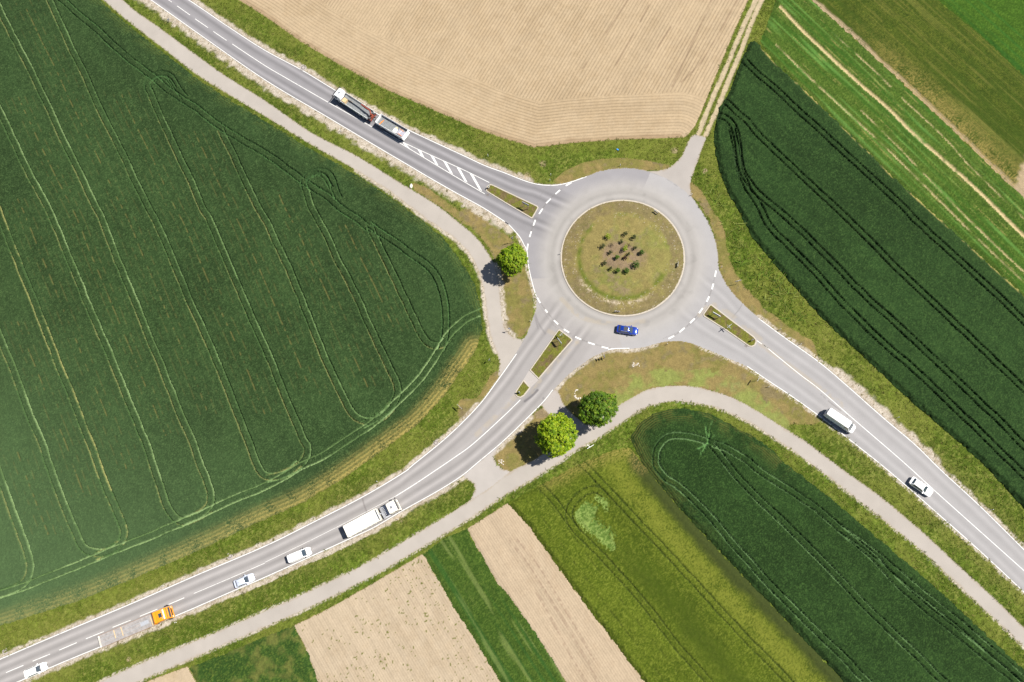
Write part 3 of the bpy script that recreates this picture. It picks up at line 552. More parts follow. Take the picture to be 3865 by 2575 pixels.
for P in (edge(NW_R), edge(NW_L), edge(SW_U), edge(SW_L), edge(SE_U), edge(SE_L)):
    dry_r = np.maximum(dry_r, 1-sst(G.stamp(P, 4.2, .25)+(n2-.5)*2.5, 1.0, 3.8))
Cv = mix(Cv, np.broadcast_to(A(140, 134, 74, 1.2), Cv.shape), dry_r*.4*sst(n5*.5+n3*.5, .2, .6))
Cv = mix(Cv, np.broadcast_to(A(128, 132, 56, 1.25), Cv.shape), sst(n1, .45, .7)*.45)
dry = np.zeros(X.shape)
for z in Z_DRY: dry = np.maximum(dry, inside(z, X+(n2-.5)*.9, Y+(n4-.5)*.9))
cD = mix(np.broadcast_to(A(158, 140, 88, 1.12), Cv.shape), np.broadcast_to(A(140, 134, 72, 1.12), Cv.shape), sst(n4*.5+n2*.5, .4, .6))
cD = mix(cD, np.broadcast_to(A(150, 132, 102, 1.1), Cv.shape), sst(n1*.3+n2*.7, .54, .7)*.7)
Cv = mix(Cv, cD, dry)
pal = inside(Z_PALE, X+(n4-.5)*4, Y+(n2-.5)*3)*sst(n4*.5+n2*.5, .3, .6)
Cv = mix(Cv, np.broadcast_to(A(150, 160, 84, 1.18), Cv.shape), pal*.85)
for z in Z_SOIL: Cv = mix(Cv, np.broadcast_to(A(170, 150, 118), Cv.shape), inside(z, X+(n2-.5)*2, Y+(n4-.5)*2)*.8)
hh = np.where(dry > .5, .03+.05*n2+(n3-.5)*.04, hh)
# grassy olive margins between crops and paths
grv = np.zeros(X.shape)
for P, w, k in GRAVEL:
    D = G.stamp(P, w*1.8, .25)
    t = (1-sst(D+(n2-.5)*w*.9, w*.55, w))*sst(k+.55-(n4*.5+n3*.5), .25, .5); grv = np.maximum(grv, t)
shd_k = inside(SHOULDER, X+(n2-.5)*.5, Y+(n4-.5)*.5); grv = np.maximum(grv, shd_k)
cS = mix(np.broadcast_to(A(232, 220, 202), Cv.shape), np.broadcast_to(A(196, 180, 156), Cv.shape), sst(n2*.5+n3*.5, .38, .7))
spk = (vno(X/.3, Y/.3, 130) > .9)&(~shd_k); cS = np.where(spk[..., None], A(112, 104, 60), cS)
Cv = mix(Cv, cS, grv); hh = np.where(grv > .4, .02+.05*n3, hh)
# stony patches
for (qx, qy, rr_) in ((2545, 570, .9), (2048, 622, 1.0), (2395, 1378, .8), (2662, 645, .7), (487, 2490, .7), (1505, 1962, 1.0), (1990, 662, 1.2), (1170, 2050, .0)):
    c = g1(qx, qy); d = np.hypot(X-c[0], Y-c[1])+(n2-.5)*1.2; q = 1-sst(d, rr_*.4, rr_); Cv = mix(Cv, np.broadcast_to(A(206, 182, 148), Cv.shape), q*.85*sst(n3, .1, .5)); hh = hh*(1-.7*q)
# farm track in the north-east: two pale ruts
for l in ([(2635, 511), (2686, 379), (2732, 276), (2778, 166), (2818, 75), (2853, 0), (2915, -140)], [(2663, 511), (2704, 419), (2750, 304), (2796, 195), (2841, 75), (2876, 0), (2940, -140)]):
    D = G.stamp(smooth(gnd(l), .4), 1.6)+(n2-.5)*.4; q = 1-sst(D, .38, .7)
    Cv = mix(Cv, np.broadcast_to(A(226, 206, 172), Cv.shape), q*.95); hh = hh*(1-.85*q); grv = np.maximum(grv, q)
fin = np.zeros(X.shape, bool)
for k, P in FIELDS.items():
    f_ = inside(P, X, Y); fin |= f_
    if k in ('NB', 'S1', 'SM1', 'SM3'): Cv = np.where(f_[..., None], A(206, 178, 142), Cv)
hh = np.where(fin, -.01, hh)
pav = np.zeros(X.shape, bool)
for P in PAVED: pav |= inside(P, X, Y)
hh = np.where(pav, -.006, np.where(fin, hh, np.maximum(hh, .012))); Cv = np.where(pav[..., None], A(206, 192, 172), Cv)
rut = np.zeros(X.shape)
cx, cy = G.centres(); keep = in_frame(cx, cy)
for k, P in FIELDS.items():
    e = .9
    keep &= ~(inside(P, cx+e, cy) & inside(P, cx-e, cy) & inside(P, cx, cy+e) & inside(P, cx, cy-e))
pc = np.zeros(cx.shape, bool)
for P in PAVED:
    e = .6; pc |= inside(P, cx+e, cy) & inside(P, cx-e, cy) & inside(P, cx, cy+e) & inside(P, cx, cy-e)
keep &= ~pc
verge = G.build('verge', keep, hh, Cv, np.zeros(X.shape), np.zeros(X.shape), GRASS)
verge['kind'] = 'structure'
# wide ground to the horizon
bm = bmesh.new()
for v in ((-2500, -2500), (2500, -2500), (2500, 2500), (-2500, 2500)): bm.verts.new((v[0], v[1], -.12))
bm.faces.new(bm.verts); me = bpy.data.meshes.new('ground'); bm.to_mesh(me); bm.free()
me.materials.append(mat('far_grass', tuple(A(74, 104, 36, 1.1)), .95, vary=.35, scale=.02, spec=.1)); o = bpy.data.objects.new('ground', me); COL.objects.link(o); o['kind'] = 'structure'

# tall grass tufts on the verges (uncountable)
def tufts(name, n, hmin, hmax, cols, allow, seed, label, lean=(.3, .1)):
    r = np.random.default_rng(seed)
    lo, hi = frame_g.min(0), frame_g.max(0); P = r.random((n*7, 2))*(hi-lo)+lo
    P = P[in_frame(P[:, 0], P[:, 1], 40)]; P = P[allow(P[:, 0], P[:, 1])][:n]; m = len(P); B = 4
    P = np.repeat(P, B, 0)+r.normal(0, .12, (m*B, 2)); a = r.random(m*B)*6.283; hgt = hmin+(hmax-hmin)*r.random(m*B); w = .03+.05*r.random(m*B)
    bx, by = np.cos(a)*w, np.sin(a)*w; l = r.normal(0, .75, (m*B, 2))*hgt[:, None]*1.4+np.array(lean)*hgt[:, None]
    z0 = np.full(m*B, .03)
    V = np.stack([np.stack([P[:, 0]-bx, P[:, 1]-by, z0], 1), np.stack([P[:, 0]+bx, P[:, 1]+by, z0], 1), np.stack([P[:, 0]+bx*.6+l[:, 0], P[:, 1]+by*.6+l[:, 1], z0+hgt], 1), np.stack([P[:, 0]-bx*.3+l[:, 0], P[:, 1]-by*.3+l[:, 1], z0+hgt*.95], 1)], 1).reshape(-1, 3)
    F = np.arange(m*B*4).reshape(-1, 4); cc = np.array(cols)[r.integers(0, len(cols), m)]; cc = np.repeat(cc*(.8+.4*r.random((m, 1))), B*4, 0)
    o = mesh_from(name, V, F, cc, np.zeros(len(V)), np.zeros(len(V)), GRASS); tag(o, label, 'grass', None, 'stuff'); return o
cols_g = [A(98, 112, 36, 1.3), A(116, 126, 48, 1.3), A(82, 98, 26, 1.3), A(148, 142, 78, 1.25), A(122, 138, 52, 1.3)]
keepG = keep & (dry[:-1, :-1] < .5) & (grv[:-1, :-1] < .3) & ~fin[:-1, :-1] & ~pav[:-1, :-1]
def allowG(x, y):
    ix = np.clip(((x-G.x0)/G.res).astype(int), 0, G.nx-2); iy = np.clip(((y-G.y0)/G.res).astype(int), 0, G.ny-2)
    return keepG[iy, ix]
tufts('tall_grass', 42000, .08, .26, cols_g, allowG, 5, 'long green verge grass along the roads and paths')
tall = PX([(2640, 640), (2700, 700), (2760, 800), (2830, 905), (2900, 985), (2990, 1085), (3080, 1210), (3050, 1230), (2950, 1190), (2850, 1110), (2780, 1010), (2745, 900), (2700, 780), (2640, 700)])
tufts('reed_grass', 5000, .5, 1.0, [A(110, 142, 50, 1.4), A(84, 122, 34, 1.4), A(148, 160, 84, 1.35)], lambda x, y: inside(tall, x, y), 6, 'tall bent grass between the mown verge and the dark wheat', lean=(.45, .25))

# ------------------------------------------------------------------ asphalt
ASPH = ground_mat('worn_asphalt', 9.0, .05, .5, .035, rough=.85)
PATHM = ground_mat('path_asphalt', 9.0, .035, .4, .03, rough=.9)
def arm(a, b, n=500):
    A_, B_ = resamp(smooth(gnd(a), .5), n), resamp(smooth(gnd(b), .5), n); c = (A_+B_)/2
    return c, np.hypot(*(A_-B_).T)/2, norms(c)
ARMS = [arm(NW_R[:13], NW_L[::-1]), arm(SE_U, SE_L[:12][::-1]), arm(SW_U, SW_L[8:][::-1])]
G = Grid(roadP, .17, 0); X, Y = G.X, G.Y
n1 = fbm(X, Y, 6, 3, 201); n2 = fbm(X, Y, .9, 2, 205)
base = np.ones(X.shape); 
rr_ = np.hypot(X-ISL_C[0], Y-ISL_C[1])
wr = 1-sst(rr_, 15.8, 20.5)
best = np.full(X.shape, 99.0); val = np.zeros(X.shape); tint = np.zeros(X.shape)
for k, (c, hw, nn) in enumerate(ARMS):
    D, I = pdist(X, Y, c); u = ((X-c[I, 0])*nn[I, 0]+(Y-c[I, 1])*nn[I, 1])
    al = I/500.0; lane = hw[I]*.5; q = np.abs(np.abs(u)-lane)             # offset from lane centre
    along = fbm(I*.35+k*50, u*2, 4, 2, 207+k)
    v = .16*np.exp(-(q/.33)**2)-.13*np.exp(-((q-.95)/.42)**2)+.09*np.exp(-(u/.45)**2)+.10*sst(np.abs(u)/hw[I], .86, 1.0)
    amp_ = (1.05, .42, .9)[k]
    v = v*1.35*amp_*(.75+.5*along)
    b = D/np.maximum(hw[I], 1); m_ = b < best; best = np.where(m_, b, best); val = np.where(m_, v, val); tint = np.where(m_, k, tint)
rv = .10*np.exp(-((rr_-12.3)/.5)**2)-.10*np.exp(-((rr_-13.6)/.6)**2)*(.6+.9*n1)+.03*np.exp(-((rr_-14.7)/.4)**2)-.06*np.exp(-((rr_-15.7)/.5)**2)*n1*1.5+.05*sst(rr_, 16.5, 17.6)
v = val*(1-wr)+2.1*rv*wr
swirl = fbm(X*.3+Y*.1, Y*.3-X*.12, .9, 3, 219); v = v-.10*wr*sst(swirl, .56, .75)
aN, aE, aS = A(175, 172, 175), A(201, 198, 198), A(195, 190, 188); aR = A(203, 198, 193)
C = np.where((tint == 0)[..., None], aN, np.where((tint == 1)[..., None], aE, aS)); C = mix(C, np.broadcast_to(aR, C.shape), wr)
C = C*(1+v+(n1-.5)*.06)[..., None]
def strk(C, l, w, c, a, seed=1, br=True):
    D = G.stamp(smooth(gnd(l), .3), w*2.5); q = (1-sst(D, w*.5, w*1.5))*a
    if br: q = q*sst(fbm(X, Y, 1.2, 2, seed), .3, .55)
    return mix(C, np.broadcast_to(c, C.shape), q)
dkc = A(140, 136, 138)
C = strk(C, [(1981, 1515), (2005, 1497), (2029, 1473)], .25, dkc, .9, 1, False); C = strk(C, [(2018, 1530), (2052, 1503)], .22, dkc, .7, 2)
C = strk(C, [(3100, 1490), (3140, 1525), (3200, 1570)], .12, A(150, 144, 142), .7, 3)
C = strk(C, [(1368, 1880), (1374, 1905), (1384, 1932)], .13, A(140, 132, 130), .6, 4, False)
C = strk(C, [(2763, 1200), (2790, 1168), (2800, 1150)], .12, A(165, 161, 161), .6, 5, False)
C = strk(C, [(2058, 1260), (2030, 1215), (2010, 1150), (2030, 1240)], .2, dkc, .4, 6)
for q in (((2085, 682), (2040, 740), (2020, 800), (2000, 890), (1996, 930)), ((2010, 1100), (2060, 1190), (2120, 1250), (2250, 1300), (2330, 1318)), ((2500, 1280), (2600, 1230), (2660, 1160), (2700, 1040))):
    C = strk(C, q, .05, A(160, 156, 156), .7, 7, False)
for q in (T(3, 1, [(430, 1212), (357, 1263), (296, 1322), (246, 1390), (204, 1465), (178, 1541)]), T(3, 2, [(232, 512), (283, 583), (346, 656), (415, 713), (492, 761), (578, 796), (668, 823)]), T(3, 2, [(1104, 755), (1175, 708), (1242, 647), (1298, 580), (1345, 504), (1376, 421), (1395, 337)]),
          T(3, 1, [(960, 1130), (1060, 1170), (1150, 1230), (1228, 1290)]), T(2, 2, [(1530, 1010), (1620, 870), (1700, 780)])): C = strk(C, q, .1, A(150, 145, 142), .55, 12)
dust = A(212, 198, 176)
for l, w in (([(2120, 1130), (2200, 1200), (2330, 1222), (2440, 1210)], .5), ([(2062, 1245), (2130, 1280), (2180, 1300)], .5), ([(2640, 1190), (2690, 1150), (2760, 1190), (2870, 1280)], .5), ([(1850, 700), (1930, 745), (2020, 780)], .35), ([(1800, 1640), (1900, 1545), (1960, 1480)], .55), ([(2870, 1300), (3000, 1395), (3180, 1530)], .5), ([(2180, 1290), (2100, 1370), (2045, 1430), (2010, 1480)], .4)):
    C = strk(C, l, w, dust, .5, 9)
cx, cy = G.centres(); keep = inside(roadP, cx, cy) & in_frame(cx, cy)
o = G.build('road', keep, np.full(X.shape, .02), C, np.zeros(X.shape), np.zeros(X.shape), ASPH); o['kind'] = 'structure'
def pave(name, P, z, c, res=.2, seed=1):
    G = Grid(P, res, 0); n1 = fbm(G.X, G.Y, 5, 3, seed); n2 = fbm(G.X, G.Y, 1.1, 2, seed+4)
    C = np.broadcast_to(c, G.X.shape+(3,))*(1+(n1-.5)*.14+(n2-.5)*.05)[..., None]
    d = np.minimum(pdist(G.X, G.Y, P)[0], 9); C = mix(C, np.broadcast_to(A(198, 178, 150), C.shape), (1-sst(d+(n2-.5)*.5, .05, .45))*.45)
    cx, cy = G.centres(); keep = inside(P, cx+(fbm(cx, cy, .7, 2, 3)-.5)*.25, cy) & in_frame(cx, cy)
    o = G.build(name, keep, np.full(G.X.shape, z), C, np.zeros(G.X.shape), np.zeros(G.X.shape), PATHM); o['kind'] = 'structure'; return o
pc_ = A(216, 207, 197)
pave('path', pathW, .014, pc_, .2, 301); pave('path', pathS, .010, pc_, .2, 305)
pave('path', linkP, .006, A(216, 207, 200), .2, 309); pave('path', juncP, .002, A(220, 212, 205), .2, 313); pave('path', nejP, .006, A(210, 202, 195), .2, 317)

# ------------------------------------------------------------------ road paint
class Rib:
    def __init__(s): s.V = []; s.F = []
    def line(s, pts, w, z=.026, sm=True, off=0.0):
        P = smooth(gnd(pts), .6) if sm else gnd(pts); n = norms(P); k = len(s.V)
        for p, q in zip(P, n):
            s.V += [(p[0]+q[0]*(off+w/2), p[1]+q[1]*(off+w/2), z), (p[0]+q[0]*(off-w/2), p[1]+q[1]*(off-w/2), z)]
        s.F += [(k+2*i, k+2*i+1, k+2*i+3, k+2*i+2) for i in range(len(P)-1)]
    def quad(s, pts, z=.026):
        k = len(s.V); s.V += [(x, y, z) for x, y in gnd(pts)]; s.F.append((k, k+1, k+2, k+3))
rb = Rib()
rb.line(NW_R[:14]+[(2213, 664)], .17, off=-.2); rb.line(NW_L, .17, off=-.2); rb.line(RING_W[2:]+NW_L[:2], .16, off=-.2)
rb.line(SW_L[7:], .15, off=-.2); rb.line(SW_U[:14], .16, off=-.2)
rb.line(SE_U[3:], .14, off=-.18); rb.line(SE_L[:10], .14, off=-.18)
rb.line(T(3, 2, [(690, 836), (715, 831), (760, 829), (828, 828)]), .2)
rb.line(T(1, 1, [(1010, -70), (1050, -42)]), .14)
for a, b in (((1095, -10), (1130, 15)), ((1165, 40), (1250, 100)), ((1283, 125), (1368, 183)), ((1403, 208), (1490, 267))): rb.line(T(1, 1, [a, b]), .15, sm=False)
rb.line(J(T(1, 1, [(1527, 290), (1742, 432)]), T(2, 1, [(150, 520), (445, 690), (680, 822), (880, 937), (1100, 1070), (1300, 1190), (1445, 1275)])), .15)
rb.line(T(2, 1, [(780, 865), (900, 932), (1100, 1025), (1300, 1115), (1475, 1201)]), .14)
for a, b in (((912, 938), (948, 980)), ((1012, 983), (1037, 1030)), ((1097, 1024), (1130, 1083)), ((1182, 1063), (1226, 1140)), ((1270, 1103), (1322, 1196)), ((1356, 1143), (1418, 1252))):
    rb.quad(T(2, 1, [(a[0]-10, a[1]-3), (a[0]+11, a[1]+4), (b[0]+11, b[1]+6), (b[0]-10, b[1]-6)]), z=.0305)
rb.line(J(T(3, 2, [(112, 1166), (0, 1275)]), T(2, 3, [(1370, 0), (1240, 95), (1100, 190), (980, 270), (860, 345)])), .16)
rb.line(T(2, 3, [(860, 345), (700, 430), (490, 540), (250, 660), (0, 780)]), .07)
rb.line(T(1, 3, [(1742, 785), (1500, 890), (1275, 985)]), .1)
for a, b in (((1212, 1013), (1095, 1063)), ((1035, 1088), (920, 1135)), ((860, 1160), (740, 1208)), ((683, 1235), (565, 1283)), ((505, 1308), (390, 1357)), ((330, 1383), (215, 1430)), ((155, 1457), (40, 1505)), ((-20, 1530), (-130, 1576))): rb.line(T(1, 3, [a, b]), .14, sm=False)
rb.line(T(3, 2, [(1667, 777), (1700, 800)]), .14, sm=False)
rb.line(J(T(3, 2, [(1712, 806), (1742, 828)]), T(4, 2, [(30, 805), (250, 985), (400, 1100), (600, 1275), (940, 1568)]), T(4, 3, [(1200, 350), (1742, 835), (2000, 1070)])), .14)
for c_, r_, a, b in ((3, 1, (410, 1222), (447, 1202)), (3, 1, (342, 1277), (373, 1250)), (3, 1, (281, 1337), (312, 1307)), (3, 1, (235, 1408), (258, 1372)), (3, 1, (197, 1484), (211, 1446)), (3, 1, (172, 1560), (184, 1522)), (3, 2, (155, 185), (162, 140)),
    (3, 2, (222, 495), (243, 530)), (3, 2, (275, 573), (290, 593)), (3, 2, (332, 643), (360, 670)), (3, 2, (397, 702), (433, 724)), (3, 2, (472, 752), (512, 770)), (3, 2, (556, 788), (600, 803)), (3, 2, (646, 818), (690, 828)), (3, 2, (1085, 765), (1123, 745)), (3, 2, (1157, 722), (1192, 693)), (3, 2, (1227, 662), (1258, 632)), (3, 2, (1286, 597), (1311, 563)), (3, 2, (1336, 522), (1353, 486)), (3, 2, (1371, 440), (1381, 402)), (3, 2, (1391, 357), (1398, 317))):
    rb.line(T(c_, r_, [a, b]), .33, sm=False, z=.03)
m, N_, L_, P_ = nt('road_paint')
tc = N_.new('ShaderNodeTexCoord'); nz = N_.new('ShaderNodeTexNoise'); nz.inputs['Scale'].default_value = 2.2; nz.inputs['Detail'].default_value = 6; L_.new(tc.outputs['Object'], nz.inputs['Vector'])
cr = N_.new('ShaderNodeValToRGB'); cr.color_ramp.elements[0].position = .3; cr.color_ramp.elements[0].color = (.38, .37, .36, 1); cr.color_ramp.elements[1].position = .46; cr.color_ramp.elements[1].color = (.58, .575, .555, 1)
L_.new(nz.outputs['Fac'], cr.inputs[0]); L_.new(cr.outputs[0], P_.inputs['Base Color']); P_.inputs['Roughness'].default_value = .7
me = bpy.data.meshes.new('road_markings'); me.from_pydata(rb.V, [], rb.F); me.materials.append(m); o = bpy.data.objects.new('road_markings', me); COL.objects.link(o); o['kind'] = 'structure'

# ------------------------------------------------------------------ object building kit
class MB:
    def __init__(s): s.bm = bmesh.new()
    def box(s, x0, x1, y0, y1, z0, z1, bev=0.0, taper=None):
        b = bmesh.new(); vs_ = []
        for z in (z0, z1):
            tx, ty = taper if (taper and z == z1) else (0, 0)
            for x, y in ((x0+tx, y0+ty), (x1-tx, y0+ty), (x1-tx, y1-ty), (x0+tx, y1-ty)): vs_.append(b.verts.new((x, y, z)))
        for f in ((3, 2, 1, 0), (4, 5, 6, 7), (0, 1, 5, 4), (1, 2, 6, 5), (2, 3, 7, 6), (3, 0, 4, 7)): b.faces.new([vs_[i] for i in f])
        if bev: bmesh.ops.bevel(b, geom=b.edges[:], offset=bev, segments=2, affect='EDGES')
        s._add(b); return s
    def _add(s, b):
        mp = {}
        for v in b.verts: mp[v] = s.bm.verts.new(v.co)
        for f in b.faces:
            try: s.bm.faces.new([mp[v] for v in f.verts])
            except ValueError: pass
        b.free()
    def tube(s, p0, p1, r0, r1=None, n=10):
        p0, p1 = Vector(p0), Vector(p1); r1 = r0 if r1 is None else r1; d = (p1-p0).normalized()
        a = d.orthogonal().normalized(); c = d.cross(a); q = []
        for p, r in ((p0, r0), (p1, r1)):
            q.append([s.bm.verts.new(p+(a*math.cos(t)+c*math.sin(t))*r) for t in np.arange(n)*2*math.pi/n])
        for i in range(n): s.bm.faces.new((q[0][i], q[0][(i+1) % n], q[1][(i+1) % n], q[1][i]))
        s.bm.faces.new(q[0][::-1]); s.bm.faces.new(q[1]); return s
    def prism(s, pts, z0, z1):
        lo = [s.bm.verts.new((x, y, z0)) for x, y in pts]; hi = [s.bm.verts.new((x, y, z1)) for x, y in pts]; n = len(pts)
        for i in range(n): s.bm.faces.new((lo[i], lo[(i+1) % n], hi[(i+1) % n], hi[i]))
        s.bm.faces.new(hi); s.bm.faces.new(lo[::-1]); return s
    def loft(s, rings, cap=True):
        q = [[s.bm.verts.new(p) for p in r] for r in rings]; n = len(q[0])
        for a, b in zip(q, q[1:]):
            for i in range(n): s.bm.faces.new((a[i], a[(i+1) % n], b[(i+1) % n], b[i]))
        if cap: s.bm.faces.new(q[0][::-1]); s.bm.faces.new(q[-1])
        return s
    def plate(s, pts, n, t=.02):
        """closed thin plate from 3-D outline"""
        n = Vector(n).normalized()*t; a = [s.bm.verts.new(Vector(p)) for p in pts]; b = [s.bm.verts.new(Vector(p)+n) for p in pts]; k = len(pts)
        for i in range(k): s.bm.faces.new((a[i], a[(i+1) % k], b[(i+1) % k], b[i]))
        s.bm.faces.new(b); s.bm.faces.new(a[::-1]); return s
    def build(s, name, m, parent=None, sm=False, xf=None):
        if xf is not None: bmesh.ops.transform(s.bm, matrix=xf, verts=s.bm.verts)
        bmesh.ops.recalc_face_normals(s.bm, faces=s.bm.faces)
        me = bpy.data.meshes.new(name); s.bm.to_mesh(me); s.bm.free()
        if sm:
            me.polygons.foreach_set('use_smooth', np.ones(len(me.polygons), bool))
            me.set_sharp_from_angle(angle=R(38))
        me.materials.append(m); o = bpy.data.objects.new(name, me); COL.objects.link(o)
        if parent: o.parent = parent
        return o
def empty(name, loc, rz=0.0, label=None, cat=None, group=None):
    o = bpy.data.objects.new(name, None); COL.objects.link(o); o.location = loc; o.rotation_euler = (0, 0, rz); o.empty_display_size = .3
    return tag(o, label, cat, group)
def dup(root, loc, rz=0.0, label=None, group=None, sc=None):
    def cp(o, par):
        c = o.copy(); COL.objects.link(c)
        if par: c.parent = par
        for ch in o.children: cp(ch, c)
        return c
    r = cp(root, None); r.location = loc; r.rotation_euler = (0, 0, rz)
    if sc: r.scale = (sc, sc, sc)
    tag(r, label, None, group); return r
def pose(front, rear, h=0.0):
    a, b = np.array(g1(*front, h)), np.array(g1(*rear, h)); d = a-b
    return (a+b)/2, math.atan2(d[1], d[0]), float(np.hypot(*d))

# materials for things
WHITE = mat('white_paint', (.80, .80, .79), .25, coat=.6, vary=.03); OFFW = mat('cream_white_paint', (.78, .74, .64), .35, coat=.3, vary=.05)
GLASS = mat('dark_glass', (.035, .05, .065), .06, coat=.5, vary=.1, spec=.9); BLACK = mat('black_plastic', (.02, .02, .022), .5); RUB = mat('tyre_rubber', (.018, .018, .019), .85)
STEEL = mat('grey_steel', (.42, .43, .45), .35, metal=.7, vary=.15); ALU = mat('bright_aluminium', (.72, .73, .75), .3, metal=.6, vary=.08); DGREY = mat('dark_grey_metal', (.09, .095, .1), .45, metal=.3, vary=.2)
BLUE = mat('blue_car_paint', (.008, .04, .30), .22, metal=.35, coat=1.0, vary=.04); SILV = mat('silver_car_paint', (.62, .66, .76), .25, metal=.3, coat=.8, vary=.03)
ORNG = mat('orange_paint', (.72, .27, .012), .3, coat=.5, vary=.06); RUST = mat('red_brown_paint', (.24, .055, .03), .45, vary=.2); REDL = mat('red_lens', (.35, .01, .01), .2, coat=.5)
LAMP = mat('clear_lens', (.75, .77, .8), .08, metal=.3, coat=.8); DECK = mat('worn_grey_deck', (.265, .245, .235), .8, vary=.25, scale=2.0); BED = mat('dark_bed_floor', (.16, .17, .175), .7, vary=.3, scale=2.5)
WOOD = mat('pale_timber', (.55, .40, .22), .8, vary=.2, scale=5); CONC = mat('pale_kerb_concrete', tuple(A(240, 228, 210)), .9, vary=.12, scale=2); WPL = mat('white_plastic', (.8, .8, .78), .4, vary=.05)
SGREY = mat('sign_back_grey', (.30, .32, .36), .5, metal=.4, vary=.1); SBLUE = mat('sign_blue', (.03, .13, .42), .4); SWH = mat('sign_white', (.78, .78, .76), .4); SRED = mat('sign_red', (.5, .02, .02), .4)
STONE = mat('pale_limestone', (.46, .42, .36), .9, vary=.25, scale=4); CCOV = mat('manhole_concrete', tuple(A(222, 212, 204)), .9, vary=.1); CIRON = mat('cast_iron', tuple(A(150, 138, 130)), .7, vary=.2)
YELW = mat('orange_plastic', (.62, .2, .03), .5)
INTER = mat('grey_interior', (.16, .18, .2), .7, vary=.3, scale=6)

def wheel(parent, x, y, r=.33, w=.22):
    q = MB(); s = 1 if y > 0 else -1
    q.tube((x, y-w/2, r), (x, y+w/2, r), r, n=18); t = q.build('wheel', RUB, parent, True)
    k = MB(); k.tube((x, y+s*w/2, r), (x, y+s*(w/2+.015), r), r*.62, r*.55, n=14); k.build('rim', ALU, t)
    return t
def rrect(x0, x1, hw, k, n=5, z=0.0, fx=1.0):
    """rounded outline, x forward; k = corner radius"""
    out = []
    for cx_, cy_, a0 in ((x1-k, hw-k, 0), (x0+k, hw-k, 90), (x0+k, -hw+k, 180), (x1-k, -hw+k, 270)):
        for i in range(n+1):
            a = R(a0+90*i/n); out.append((cx_+k*math.cos(a), cy_+k*math.sin(a), z))
    return out

